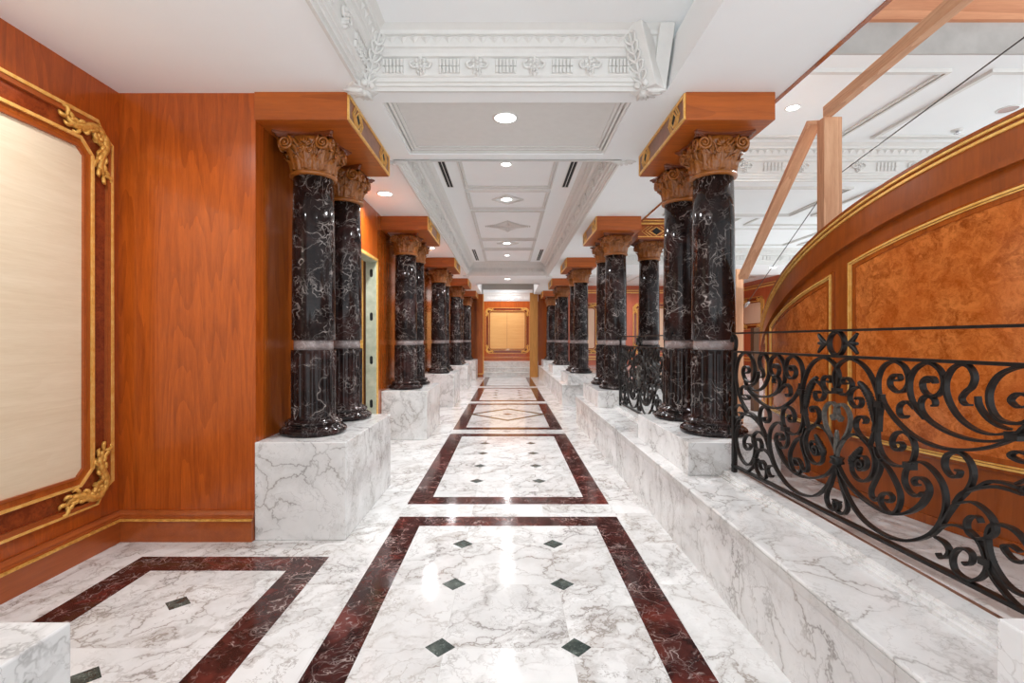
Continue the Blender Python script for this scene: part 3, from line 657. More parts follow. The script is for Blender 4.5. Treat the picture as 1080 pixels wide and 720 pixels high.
downlight(2.71, 4.67, TRAY, 'lit recessed light in the gallery ceiling beside the right beam block', .055)
downlight(4.79, 4.70, TRAY, 'unlit recessed light in the gallery ceiling just above the curved parapet', .075, 0)
HID = 'added unseen lights over the hidden bays'
EXTRA = [(-1.56, 9.9, CEIL), (-1.56, 13.6, CEIL), (-1.56, 17.3, CEIL), (0, 18.3, 4.0), (0, 21.2, 4.0),
         (5.1, 18.6, TRAY), (6.3, 9.0, TRAY), (6.8, 12.6, CEIL), (7.5, 9, TRAY), (7.5, 16, TRAY), (7.3, 4.6, TRAY)]  # unseen lamps added to brighten the far hall, side bays and gallery
downlight(-2.35, 2.45, CEIL, 'unseen ceiling light added to brighten the near floor',   .08, 9.0, group='other recessed ceiling lights')
downlight(0, 1.9, TRAY, 'unseen ceiling light added to brighten the near floor', .08, 9.0, group='other recessed ceiling lights')  # added lamp out of view, lights the floor close to the camera
for x, y, z in EXTRA: downlight(x, y, z, 'unseen ceiling light added to brighten the near floor', .08, group='other recessed ceiling lights')

sp = thing('sprinkler_head', 'small sprinkler head in the gallery ceiling left of the unlit light', 'sprinkler', (4.73, 5.17, TRAY))
a = MB(); a.lathe([(.001,0),(.055,0),(.05,-.008),(.02,-.012),(.001,-.012)], 20); a.build('escutcheon', M['white_trim'], sp)
a = MB(); a.lathe([(.012,-.01),(.012,-.03),(.03,-.034),(.03,-.037),(.001,-.037)], 16); a.build('deflector', M['steel'], sp)
def vent(label, x0, x1, y0, y1, z):
    t = thing('slot_vent', label, 'air vent', ((x0+x1)/2, (y0+y1)/2, z)); w = (x1-x0)/2; l = (y1-y0)/2
    a = MB(); a.box(-w, w, -l, l, -.003, .004); a.build('slot', M['black'], t)
    a = MB()
    a.box(-w-.01, -w, -l-.01, l+.01, -.008, .002); a.box(w, w+.01, -l-.01, l+.01, -.008, .002)
    if y1-y0 > x1-x0: a.box(-.004, .004, -l, l, -.007, 0)
    a.box(-w, w, -l-.01, -l, -.008, .002); a.box(-w, w, l, l+.01, -.008, .002)
    a.build('vent_frame', M['white_trim'], t)
vent('black slot vent in the long coffer, near left', -.865, -.785, 5.5, 7.09, TRAY)
vent('black slot vent in the long coffer, near right', .785, .865, 5.5, 7.09, TRAY)
vent('black slot vent in the long coffer, far left', -.875, -.795, 11.96, 13.6, TRAY)
vent('black slot vent in the long coffer, far right', .795, .875, 11.96, 13.6, TRAY)
vent('thin black slot vent in the gallery ceiling, left of the timbers', 2.3, 3.15, 5.52, 5.56, TRAY)
vent('thin black slot vent in the gallery ceiling to the right of the timber post', 3.9, 5.2, 5.52, 5.56, TRAY)
# ================================================================ PLINTHS, LEDGES
BAY = [3.68, 7.37, 11.07, 14.80, 18.50]
ORD = ['nearest', 'second', 'third', 'fourth', 'farthest']
def plinth(label, x0, x1, y0, y1, z0, z1=.733, group=None):
    mb = MB(); mb.box(x0, x1, y0, y1, z0, z1)
    o = mb.build('marble_plinth', M['marble_block'], bevel=.006); tag(o, label, 'plinth', group); return o
plinth('white marble plinth cut off by the bottom left corner, with nothing on it in view', -1.9, -1.19, -.04, 1.34, 0)
plinth('white marble block at the bottom right corner ending the near railing', 1.352, 2.05, -.04, 1.36, LED)
for k, y in enumerate(BAY):
    e = min(y + 1.42, 19.95)
    plinth(ORD[k] + ' tall white marble plinth on the left, under the ' + ORD[k] + ' left column pair', -1.897, -1.215, y, e, 0)
    if k < 4: plinth(ORD[k] + ' low white marble plinth on the right ledge, under the ' + ORD[k] + ' column pair', 1.352, 2.05, y, e, LED)
    else: plinth('farthest low white marble plinth at the end of the right ledge', 1.352, 2.05, y, 19.8, LED)
def ledge(label, y0, y1, curbs):
    t = thing('marble_ledge', label, 'ledge', (0, 0, 0))
    mb = MB(); mb.box(1.242, 1.64, y0+.006, y1-.006, 0, LED-.065); mb.build('riser', M['marble_block'], t)
    mb = MB(); mb.box(1.236, 1.64, y0, y1, LED-.02, LED); o = mb.build('top_slab', M['marble_block'], t, bevel=.008)
    mb = MB(); mb.box(1.239, 1.64, y0+.003, y1-.003, LED-.065, LED-.02); mb.build('slab_edge', M['marble_slab_shaded'], t)
    prof = [(1.575, LED+.001), (1.575, LED+.014), (1.595, LED+.014), (1.597, LED+.028), (1.612, LED+.028), (1.614, LED+.043), (1.64, LED+.043), (1.715, LED+.043), (1.715, LED+.001)]
    for a, b in curbs:
        mb = MB(); mb.prism(prof, a, b, lambda u, v, w: (u, w, v)); cb = mb.build('marble_curb', M['marble_block'])
        tag(cb, 'low moulded white marble curb along the ledge under the %s railing' % ('near' if a < 3 else 'far'), 'curb')
        mb = MB(); mb.box(1.715, 1.745, a, b, LED+.001, LED+.038); mb.build('brown_edging', M['brown_strip'], cb); mb = MB(); mb.box(1.745, 1.84, a, b, LED+.001, LED+.041); mb.build('back_slab', M['marble_block'], cb)
ledge('long near white marble ledge beside the right wall of the hall, carrying the railings', -2.0, 8.93, [(1.365, 3.675), (5.11, 7.365)])
ledge('far white marble ledge on the right beyond the gap, under the three far column pairs', 11.2, 19.85, [])

# ================================================================ COLUMNS
def acanthus(mb, a, z0, h, r_of, w0, tipcurl=.045, lean=.0):
    """one carved leaf hugging the bell at angle a"""
    nt_, nu = 12, 8
    F = []
    for i in range(nt_ + 1):
        t = i / nt_
        z = z0 + h * (t if t < .78 else .78 + .22*math.sin((t-.78)/.22*PI*.75)*.9)
        out = .010 + .016*t + (tipcurl * max(0, (t-.6)/.4)**1.6)
        w = w0 * (.78 + .22*math.cos((t*3.0 % 1)*PI)*.9) * (1 - max(0, (t-.7)/.3)**2*.75)
        row = []
        for j in range(nu + 1):
            s = -1 + 2*j/nu
            rib = .012*(1-abs(s))**2 + .0075*math.cos(s*PI*2.5)
            r = r_of(min(z, z0+h)) + out + rib - .012*abs(s)**3
            ang = a + s*w/max(.1, r)
            row.append((r*math.cos(ang), r*math.sin(ang), z - .018*abs(s)*(1 if t > .2 else 0)))
        F.append(row)
    mb.grid(F)
    # back of the leaf, so that it is a solid shape
    B = [[(x*.93, y*.93, z-.004) for x, y, z in row] for row in F]
    mb.grid(B)
    mb.grid([F[-1], B[-1]]); mb.grid([[r[0] for r in F], [r[0] for r in B]]); mb.grid([[r[-1] for r in F], [r[-1] for r in B]])

def spiral_pts(c, e1, e2, R, turns, start, n=34, r0=.16):
    P = []
    for i in range(n):
        t = i/(n-1); a = start + turns*2*PI*t; r = R*((1-t) + r0*t)
        P.append(c + e1*(r*math.cos(a)) + e2*(r*math.sin(a)))
    return P
ZC = 2.10                      # capital starts here above the plinth top, column is 2.417 tall
HT = 2.417
def bell(z):
    t = max(0, min(1, (z-ZC-.03)/.26)); return .150 + .050*t**2.2
def make_column(label, group):
    t = thing('marble_column', label, 'column', (0, 0, 0), 0, group)
    mb = MB()
    mb.lathe([(.001,0),(.245,0),(.258,.006),(.266,.025),(.262,.042),(.250,.052),(.240,.054),(.238,.062),(.222,.068),(.212,.078),(.212,.084),(.224,.088),(.226,.100),(.216,.110),(.198,.114),(.196,.122),(.182,.128),(.001,.128)], 64)
    mb.build('base', M['marble_column'], t)
    mb = MB()
    def fl(r, z, a):
        k = min(1, max(0, (z-.135)/.02)) * min(1, max(0, (.678-z)/.02))
        q = (a*20/(2*PI)) % 1.0
        return r - .007*k*math.sqrt(max(0, 1-((q-.5)/.36)**2)) if abs(q-.5) < .36 else r
    zz = [.126,.134,.14,.148,.158,.3,.5,.655,.666,.673,.68,.687]
    mb.lathe([(.001,.126)] + [(.1765, z) for z in zz] + [(.001,.687)], 200, rad=lambda r, z, a: r if r < .1 else fl(r, z, a), smooth=False)
    mb.build('fluted_drum', M['marble_column'], t)
    mb = MB(); mb.lathe([(.152,.680),(.152,.686),(.156,.690),(.156,.764),(.152,.768),(.152,.774)], 56); mb.build('band', M['marble_band'], t, label='pale grey marble band')
    mb = MB(); mb.lathe([(.001,.767),(.168,.767),(.1715,.772),(.170,1.2),(.166,1.7),(.158,ZC+.01),(.001,ZC+.01)], 64); mb.build('shaft', M['marble_column'], t)
    # capital
    cp = MB(); cp.lathe([(.150,ZC)] + [(bell(ZC+.03+.26*i/8), ZC+.03+.26*i/8) for i in range(9)] + [(.19, HT-.03), (.001, HT-.03)], 40)
    for k in range(8): acanthus(cp, PI/8 + k*PI/4, ZC+.028, .125, bell, .062, .030)
    for k in range(8): acanthus(cp, k*PI/4, ZC+.045, .185, bell, .058, .042)
    for k in range(8): acanthus(cp, PI/8 + k*PI/4, ZC+.10, .135, lambda z: bell(z)-.004, .034, .030)
    zt = HT - .082
    for q in range(4):
        a = q*PI/2; out = Vector((math.cos(a), math.sin(a), 0)); tan = Vector((-math.sin(a), math.cos(a), 0)); up = Vector((0,0,1))
        for s in (-1, 1):
            # big corner volute, its spiral seen on this face
            c = out*.192 + tan*(s*.150) + up*zt
            e1 = (tan*s).normalized(); 
            P = spiral_pts(c + out*.010, e1, up, .056, 2.0, PI*.62, 44)
            start = [out*.165 + tan*(s*.028) + up*(zt-.085), out*.180 + tan*(s*.060) + up*(zt-.015), out*.188 + tan*(s*.098) + up*(zt+.034)]
            full = cr(start, 5)[:-1] + P
            n = len(full); cp.tube(full, [max(.006, .0140*(1-.45*i/n)) for i in range(n)], 7)
            cp.ball(c + out*.012, .014, 8, 6)
            # solid drum of the volute
            dr = []
            for k2 in range(13):
                an = 2*PI*k2/12
                dr.append([c + e1*(.045*math.cos(an)) + up*(.045*math.sin(an)) + out*h for h in (-.05, .0)])
            cp.grid(dr); cp.add([p[1] for p in dr[:-1]], [tuple(range(12))])
            # small inner volute
            c2 = out*.198 + tan*(s*.032) + up*(zt-.055)
            cp.tube(spiral_pts(c2, -e1, up, .026, 1.7, PI*.8, 26), [.008 - .0035*i/26 for i in range(26)], 6)
            cp.ball(c2, .010, 6, 5)
        for k2 in range(7):      # palmette between the volutes
            b = (k2-3)*.40
            p0 = out*.192 + up*(zt-.03); L = .085 - .008*abs(k2-3)
            dirv = tan*math.sin(b) + up*math.cos(b)
            cp.tube([p0, p0 + dirv*L*.45 + out*.010, p0 + dirv*L*.85 + out*.006, p0 + dirv*L - out*.004], [.007,.0115,.0105,.003], 6)
        # corner leaf below the volute
        ac = a + PI/4
        acanthus(cp, ac, ZC+.15, .12, lambda z: bell(z)+.015, .034, .05)
    cap = cp.build('capital', M['wood_carved'], t, label='carved wooden leaf capital', fix=False)
    # abacus with hollow sides
    ab = MB(); ring = []
    for q in range(4):
        for i in range(9):
            s = -.93 + 1.86*i/8
            a = q*PI/2; d = .158 + .060*s*s
            ring.append((d*math.cos(a) - s*.212*math.sin(a), d*math.sin(a) + s*.212*math.cos(a)))
    def sc(k, z): return [(x*k, y*k, z) for x, y in ring]
    rows = [sc(1.0, HT-.042), sc(1.07, HT-.034), sc(1.07, HT-.025), sc(1.16, HT-.013), sc(1.16, HT)]
    ab.grid(rows, closed_v=True, smooth=False); o = len(ab.v); ab.f.append(tuple(range(o-len(ring), o))); ab.sm.append(False)
    ab.build('abacus', M['wood_abacus'], cap)
    nr = MB(); nr.lathe([(.150,ZC-.006),(.172,ZC-.006),(.184,ZC+.002),(.188,ZC+.012),(.184,ZC+.022),(.170,ZC+.030),(.150,ZC+.032)], 48); nr.build('neck_ring', M['wood_carved'], cap)
    return t
col0 = make_column('x', 'dark veined marble columns with carved capitals')
first = True
def place_column(x, y, z, label):
    global first
    o = col0 if first else copy_tree(col0); first = False
    o.location = (x, y, z); o['label'] = label; return o
for k, y in enumerate(BAY):
    for s, sx in (('left', -1.615), ('right', 1.71)):
        for w, dy in (('front', .41), ('rear', 1.16)):
            if k == 4 and w == 'rear': dy = 1.02
            place_column(sx, y + dy, .733, '%s dark veined marble column of the %s pair on the %s plinths' % (w, ORD[k], s))
plinth('white marble plinth behind the second railing under the single gallery column', 2.02+.06, 2.66, 7.95, 8.6, LED)
place_column(2.38, 8.27, .733, 'single dark marble column in the gallery, under the gilded diamond frieze')

# ================================================================ BEAM BLOCKS
def motif(mb, o, a, up, n, r, half):
    """gilded diamond between two chevrons; a = direction along the face"""
    def P(u, v): return o + a*u + up*v
    R = half
    mb.ribbon([P(-r,0), P(0,R*.80), P(r,0), P(0,-R*.80)], n, .016, .011, closed=True)
    for s in (-1, 1):
        mb.ribbon([P(s*r*.55, R), P(s*r*1.5, 0), P(s*r*.55, -R)], n, .012, .011)
        mb.ribbon([P(s*r*1.05, R), P(s*r*2.0, 0), P(s*r*1.05, -R)], n, .012, .008)
def beam_block(label, x0, x1, y0, y1, face, z0=3.15, z1=CEIL):
    t = thing('beam_block', label, 'beam', (0, 0, 0), 0, 'cherry beam blocks on the column pairs')
    mb = MB(); mb.box(x0, x1, y0, y1, z0, z1); mb.build('beam_body', M['wood_beam'], t, bevel=.004)
    x = x1 if face > 0 else x0; n = Vector((face, 0, 0)); L = y1-y0; h = z1-z0; a = Vector((0,1,0)); up = Vector((0,0,1))
    o = Vector((x + face*.003, (y0+y1)/2, (z0+z1)/2))
    b = MB(); b.box(min(x, x+face*.005), max(x, x+face*.005), y0+.03, y1-.03, z0+.03, z1-.03); b.build('inset_panel', M['inset'], t)
    g = MB(); e = .018
    for v in (-h/2+e, h/2-e): g.ribbon([o - a*(L/2-.006) + up*v, o + a*(L/2-.006) + up*v], n, .02, .022)
    for u in (-L/2+e, L/2-e): g.ribbon([o + a*u - up*(h/2-.03), o + a*u + up*(h/2-.03)], n, .02, .022)
    g.build('gilded_border', M['gold'], t)
    for u in (-L*.31, L*.31):
        q = MB(); motif(q, o + a*u + n*.005, a, up, n, .065, h/2-.03); d = q.build('gilded_motif', M['gold'], t)
        c = MB(); c.prism([(-.05,0),(0,-.055),(.05,0),(0,.055)], 0, .006, lambda uu, v, w: o + a*(u+uu) + up*v + n*w); c.build('dark_centre', M['black'], d)
    for u in (): pass
for k, y in enumerate(BAY):
    e = min(y+1.29, 19.8)
    beam_block('%s cherry beam block with gilded side on the left column pair' % ORD[k], -1.9, -1.205, y, e, 1)
    beam_block('%s cherry beam block with gilded side on the right column pair' % ORD[k], 1.336, 2.006, y, e, -1)
# gallery entablature with its diamond frieze
t = thing('entablature', 'cherry entablature with gilded diamond frieze over the single gallery column', 'beam', (0, 0, 0))
mb = MB(); mb.box(2.12, 3.3, 8.0, 8.55, 3.15, 3.70); mb.box(2.12, 3.3, 7.96, 8.0, 3.36, 3.70); mb.build('beam_body', M['wood_beam'], t)
g = MB()
for z, hh, yy in ((3.175, .014, 7.985), (3.372, .026, 7.94), (3.425, .016, 7.945), (3.52, .035, 7.945)): g.box(2.12, 3.3, yy, yy+.06, z, z+hh)
g.build('gilded_border', M['gold'], t)
for x in (2.42,):
    q = MB(); motif(q, Vector((x, 7.99, 3.27)), Vector((1,0,0)), Vector((0,0,1)), Vector((0,-1,0)), .12, .085); d = q.build('gilded_motif', M['gold'], t)
    c = MB(); c.prism([(-.07,0),(0,-.06),(.07,0),(0,.06)], 0, .01, lambda uu, v, w: (x+uu, 7.995-w, 3.27+v)); c.build('dark_centre', M['black'], d)

# ================================================================ FRAMED WALL PANELS
def notch_rect(u0, u1, v0, v1, c, curve=.0, n=6):
    P = []
    for (cu, cv, a, b) in ((u1, v0, (-1,0), (0,1)), (u1, v1, (0,-1), (-1,0)), (u0, v1, (1,0), (0,-1)), (u0, v0, (0,1), (1,0))):
        p = Vector((cu + a[0]*c, cv + a[1]*c)); q = Vector((cu + b[0]*c, cv + b[1]*c)); k = Vector((cu, cv)); inn = (p+q)/2 + ((p+q)/2 - k)*curve
        for i in range(n+1):
            s = i/n; P.append(((1-s)**2)*p + 2*s*(1-s)*inn + s*s*q)
    return P
def ornament(fn, s=1.0):
    """gilded acanthus corner piece; fn(u, v, h), corner direction is +u +v"""
    mb = MB()
    for sw in (0, 1):
        g = (lambda u, v, h: fn(u, v, h)) if sw == 0 else (lambda u, v, h: fn(v, u, h))
        pts = [(-.30,-.035),(-.25,-.065),(-.19,-.055),(-.13,-.025),(-.075,-.02),(-.045,-.045),(-.06,-.075),(-.085,-.065),(-.08,-.05)]
        Q = cr([(a*s, b*s, 0) for a, b in pts], 5)
        P = [g(q.x, q.y, .012) for q in Q]; n = len(P)
        mb.tube(P, [s*(.010 + .020*math.sin(PI*min(1, i/n*1.25))**.8*(1-.4*i/n)) for i in range(n)], 8)
        for k, (f, side, L) in enumerate(((.02,1,.05),(.02,-1,.045),(.10,1,.055),(.12,-1,.05),(.2,1,.055),(.22,-1,.055),(.32,1,.05),(.33,-1,.05),(.43,-1,.045),(.54,-1,.04))):
            i0 = int(f*(n-1)); q = Q[i0]; d = (Q[min(i0+2, n-1)] - Q[max(i0-1, 0)]).normalized(); o = Vector((-d.y, d.x, 0))*side
            L *= s; pts = [q, q - d*L*.25 + o*L*.45, q - d*L*.75 + o*L*.72, q - d*L*1.05 + o*L*.45]
            C2 = cr(pts, 4); mb.tube([g(c.x, c.y, .012 + .012*math.sin(PI*ii/len(C2))) for ii, c in enumerate(C2)], [s*(.012*math.sin(PI*(.15+.8*ii/len(C2))) + .001) for ii in range(len(C2))], 6)
        mb.ball(g(-.078*s, -.058*s, .016), .016*s, 8, 6)
        P = [g(q.x, q.y, .014) for q in cr([(-.12*s,-.03*s,0),(-.09*s,-.09*s,0),(-.10*s,-.10*s,0)], 4)]
        mb.tube(P, s*.016, 7)
    return mb
def wall_panel(name, label, o, a, n, u0, u1, v0, v1, notch, band, inner_mat, seam=None, s=1.0, grp=None):
    """framed panel on a wall: o origin, a along, n out of the wall"""
    t = thing(name, label, 'wall panel', (0, 0, 0), 0, grp); o = Vector(o); a = Vector(a); n = Vector(n); up = Vector((0,0,1))
    F = lambda u, v, h: o + a*u + up*v + n*h
    big = notch_rect(u0, u1, v0, v1, notch, .35); sml = notch_rect(u0+band, u1-band, v0+band, v1-band, notch*.75, 0); inn = notch_rect(u0+band*1.32, u1-band*1.32, v0+band*1.32, v1-band*1.32, notch*.45, 0)
    mb = MB(); N = len(big); rows = [[F(p.x, p.y, .012) for p in big], [F(p.x, p.y, .012) for p in sml]]; mb.grid(rows, closed_v=True, smooth=False); mb.build('burl_band', M['burl_dark'], t)
    mb = MB(); ob = notch_rect(u0+.026*s, u1-.026*s, v0+.026*s, v1-.026*s, notch, .35); mb.ribbon([F(p.x, p.y, .012) for p in ob], n, .045, .026*s, closed=True); out = mb.build('outer_frame', M['wood_trim'], t)
    mb = MB(); ob = notch_rect(u0+.006*s, u1-.006*s, v0+.006*s, v1-.006*s, notch, .35); mb.ribbon([F(p.x, p.y, .018) for p in ob], n, .05, .012*s, closed=True); mb.build('outer_gilding', M['gold'], t)
    mb = MB(); mb.ribbon([F(p.x, p.y, .018) for p in sml], n, .05, .016*s, closed=True); mb.build('inner_gilding', M['gold'], t)
    mb = MB(); mb.grid([[F(p.x, p.y, .030) for p in sml], [F(p.x, p.y, .022) for p in inn]], closed_v=True, smooth=False); mb.build('inner_frame', M['wood_dark'], t)
    mb = MB(); mb.ribbon([F(p.x, p.y, .015) for p in inn], n, .03, .016*s, closed=True); mb.build('inner_bead', M['wood_trim'], t)
    mb = MB(); mb.add([F(p.x, p.y, .014) for p in inn], [tuple(range(len(inn)))])
    pn = mb.build('centre_panel', inner_mat, t)
    if seam:
        q = MB(); q.ribbon([F(seam, v0+band*1.4, .016), F(seam, v1-band*1.4, .016)], n, .006, .012*s); q.build('seam', M['wood_trim'], pn)
    for cu, su in ((u0, -1), (u1, 1)):
        for cv, sv in ((v0, -1), (v1, 1)):
            ornament(lambda u, v, h: F(cu + su*(u-.035*s), cv + sv*(v-.035*s), .015 + h), s*1.12).build('gilded_corner', M['gold_dark'], t)
    return t
wall_panel('framed_panel', 'large cream panel in a dark burl frame with gilded corners on the near left wall', (XLB, 0, 0), (0,1,0), (1,0,0), 1.25, 3.60, .338, 3.05, .125, .175, M['cream'])
wall_panel('framed_panel', 'maple panel in a gilded frame on the far end wall above the steps', (0, 22.0, 0), (1,0,0), (0,-1,0), -1.0, .97, .905, 2.95, .13, .15, M['maple'], seam=-.03, s=.9)
for x0, x1, lab in ((2.45, 3.75, 'pale framed panel on the far gallery wall left of the second right column pair'),
                    (5.1, 7.2, 'pale framed panel on the far gallery wall behind the single gallery column')):
    wall_panel('framed_panel', lab, (0, 20.0, 0), (1,0,0), (0,-1,0), x0, x1, .95, 3.0, .14, .16, M['pink'], s=1.0)
wall_panel('framed_panel', 'small pale framed panel on the gallery side wall seen past the lumber post', (9.2, 0, 0), (0,1,0), (-1,0,0), 17.6, 19.3, 1.9, 3.1, .14, .16, M['pink'], s=1.2)
mb = MB()
for z, h in ((3.40,.05), (3.50,.03), (2.0-1.2,.04), (.7,.03)):
    mb.box(2.3, 9.2, 19.95, 20.0, z, z+h); mb.box(9.15, 9.2, 13.5, 20.0, z, z+h)
struct(mb.build('trim_28', M['gold']))
mb = MB()
for x in (2.3, 4.0, 4.7, 7.5, 8.4): mb.box(x, x+.28, 19.9, 20.0, LED, 3.4)
struct(mb.build('trim_29', M['wood_red']))

# ================================================================ DOORWAY IN THE LEFT WALL
t = thing('lift_doorway', 'gold edged doorway with pale green slotted jamb in the left wall', 'doorway', (0, 0, 0))
mb = MB()
mb.box(XL-.02, XL+.012, OP1-.02, OP1+.02, 0, OPZ); mb.box(XL-.02, XL+.012, OP0-.02, OP0+.02, 0, OPZ); mb.box(XL-.02, XL+.012, OP0-.02, OP1+.02, OPZ-.02, OPZ+.02)
mb.build('gold_edge', M['gold'], t)
jm = noisy('pale green marble', srgb(168,174,152), srgb(204,206,186), 9, .3)
for y0, y1 in ((OP1-.035, OP1-.02), (OP0+.02, OP0+.035)):
    mb = MB(); mb.box(XL-.155, XL-.005, y0, y1, 0, OPZ-.02); j = mb.build('jamb', jm, t)
    yy = y0-.002 if y0 > 6 else y1+.002
    for k in range(4):
        s = MB(); zc = .58 + k*.63
        s.prism([(.022*math.cos(a), .03*math.sin(a) + (.03 if math.sin(a) > 0 else -.03)) for a in [2*PI*i/14 for i in range(14)]], -.002, .002, lambda u, v, w: (XL-.075+u, yy+w, zc+v)); s.build('slot', M['black'], j)
mb = MB(); mb.box(XL-.155, XL, OP0, OP1, OPZ-.03, OPZ-.015); mb.build('head', jm, t)
mb = MB(); mb.box(XL-.19, XL-.155, OP1-.04, OP1, 0, OPZ); mb.box(XL-.19, XL-.155, OP0, OP0+.04, 0, OPZ); mb.build('bronze_stop', M['brown_metal'], t)
mb = MB(); mb.box(XL-.32, XL-.19, OP1-.06, OP1, 0, OPZ); mb.box(XL-.32, XL-.19, OP0, OP0+.06, 0, OPZ); mb.build('inner_frame', M['gold'], t)
mb = MB(); mb.box(XL-.36, XL-.33, OP0+.02, OP1-.02, 0, OPZ); mb.build('door_leaf', M['brown_metal'], t)

# ================================================================ CURVED STAIR PARAPET
PCX, PCY, PR = 5.75, 3.45, 3.50
def ztop(d): return min(3.3, 2.2798 - .020378*d - .000252615*d*d) if d > -22 else min(3.3, 2.606 - .0115*(d+22))
def PP(d, z, off=0):
    a = math.radians(d); r = PR + off; return Vector((PCX - r*math.cos(a), PCY + r*math.sin(a), z))
def pgrid(mb, d0, d1, zlo, zhi, o0, o1, nd):
    """solid curved slab between offsets o0 (back) and o1 (front)"""
    rows = []
    for i in range(nd+1):
        d = d0 + (d1-d0)*i/nd; a, b = zlo(d), zhi(d)
        rows.append([PP(d, a, o1), PP(d, b, o1), PP(d, b, o0), PP(d, a, o0)])
    mb.grid(rows, closed_v=True, smooth=False); o = len(mb.v)-4*(nd+1)
    mb.f.append((o, o+1, o+2, o+3)); e = len(mb.v)-4; mb.f.append((e+3, e+2, e+1, e)); mb.sm += [False, False]
t = thing('stair_parapet', 'tall curved cherry and burl stair parapet with gold mouldings behind the near railing', 'parapet', (0, 0, 0))
PD0, PD1 = -48, 46
mb = MB(); pgrid(mb, PD0, PD1, lambda d: LED, lambda d: ztop(d)-.01, -.14, 0, 120); mb.build('wall_body', M['wood_parapet'], t)
mb = MB(); pgrid(mb, PD0, PD1, lambda d: ztop(d)-.225, lambda d: ztop(d), -.16, .022, 120)
pgrid(mb, PD0, PD1, lambda d: ztop(d)-.232, lambda d: ztop(d)-.20, -.01, .040, 120); pgrid(mb, PD0, PD1, lambda d: ztop(d)-.205, lambda d: ztop(d)-.175, -.01, .030, 120)
pgrid(mb, PD0, PD1, lambda d: ztop(d)-.012, lambda d: ztop(d)+.006, -.17, .040, 120)
cap = mb.build('cap_moulding', M['wood_parapet'], t)
for a, b, off in ((.026, .014, .038), (.058, .044, .034)):
    mb = MB(); pgrid(mb, PD0, PD1, lambda d: ztop(d)-a, lambda d: ztop(d)-b, 0, off, 120); mb.build('gold_line', M['gold'], cap)
mb = MB(); pgrid(mb, PD0, PD1, lambda d: LED, lambda d: LED+.05, -.01, .012, 120); mb.build('base_strip', M['wood_dark'], t)
for d0, d1 in ((-40, -3.6), (-.9, 16.6), (19.5, 40)):
    up = lambda d: ztop(d) - (.345 if d < -2 else .345 - .006*max(0, d))
    lo = lambda d: .872
    w = .014/PR*57.3
    mb = MB(); pgrid(mb, d0+w*2, d1-w*2, lambda d: lo(d)+.05, lambda d: up(d)-.05, 0, .006, 60); mb.build('burl_panel', M['burl'], t)
    g = MB(); b = MB()
    for (gg, i, j, off) in ((g, .0, .011, .024), (g, .015, .022, .018), (b, .023, .050, .012), (b, -.016, -.001, .014), (b, .011, .015, .012)):
        di, dj = i/PR*57.3, j/PR*57.3
        pgrid(gg, d0+di, d1-di, lambda d: up(d)-j, lambda d: up(d)-i, 0, off, 60); pgrid(gg, d0+di, d1-di, lambda d: lo(d)+i, lambda d: lo(d)+j, 0, off, 60)
        pgrid(gg, d0+min(di,dj), d0+max(di,dj), lambda d: lo(d)+j, lambda d: up(d)-j, 0, off, 1); pgrid(gg, d1-max(di,dj), d1-min(di,dj), lambda d: lo(d)+j, lambda d: up(d)-j, 0, off, 1)
    g.build('gold_moulding', M['gold'], t); b.build('brown_moulding', M['wood_dark'], t)
# slim bronze jamb beyond the parapet
mb = MB(); mb.box(3.51, 3.585, 7.0, 7.1, LED, 1.68); tag(mb.build('bronze_post', M['brown_metal']), 'slim dark bronze upright between the lumber post and the curved parapet', 'post')

# ================================================================ BARE LUMBER
def lumber(name, label, cat, p, q, w, d, group=None, twist=0):
    p = Vector(p); q = Vector(q); L = (q-p).length
    mb = MB(); mb.box(-w/2, w/2, -d/2, d/2, 0, L); o = mb.build(name, M['lumber'], bevel=.003)
    z = (q-p).normalized(); ref = Vector((0,0,1)) if abs(z.z) < .95 else Vector((0,1,0))
    x = (ref.cross(z)).normalized() if abs(z.z) < .95 else Vector((math.cos(twist), math.sin(twist), 0)); x = (x - z*x.dot(z)).normalized(); y = z.cross(x)
    o.matrix_world = Matrix(((x.x, y.x, z.x, p.x), (x.y, y.y, z.y, p.y), (x.z, y.z, z.z, p.z), (0,0,0,1)))
    tag(o, label, cat, group); return o
lumber('lumber_post', 'upright bare lumber post rising behind the curved parapet', 'lumber post', (2.528, 3.86, 1.2), (2.528, 3.86, 3.235), .14, .09, twist=0)
lumber('lumber_post', 'upright bare lumber post beside the nearest right column', 'lumber post', (2.81, 5.98, LED), (2.81, 5.98, 2.36), .09, .075, twist=.0)
lumber('lumber_rail', 'sloping bare lumber rail between the tall post and the post beside the column', 'lumber rail', (2.79, 5.83, 2.24), (2.45, 3.93, 3.24), .10, .05)
lumber('lumber_rail', 'bare lumber rail running from the tall post out of the top of the picture', 'lumber rail', (2.488, 3.83, 3.275), (2.34, 1.6, 3.345), .06, .085)
mb = MB(); mb.tube([(2.872, 5.93, 1.92), (2.626, 3.95, 2.806), (2.523, 2.4, 2.978), (2.46, 1.5, 3.078)], .0042, 6); w = tag(mb.build('steel_cable', plain('grey cable', (.12,.11,.1), .5, .6)), 'thin taut steel cable rising from the lumber post across the gallery ceiling', 'cable')
mb = MB(); mb.tube([(2.875, 5.95, 1.905), (2.862, 5.83, 1.945)], .014, 8); mb.ball((2.87, 5.9, 1.93), .022, 8, 6); mb.build('cable_clamp', M['steel'], w)

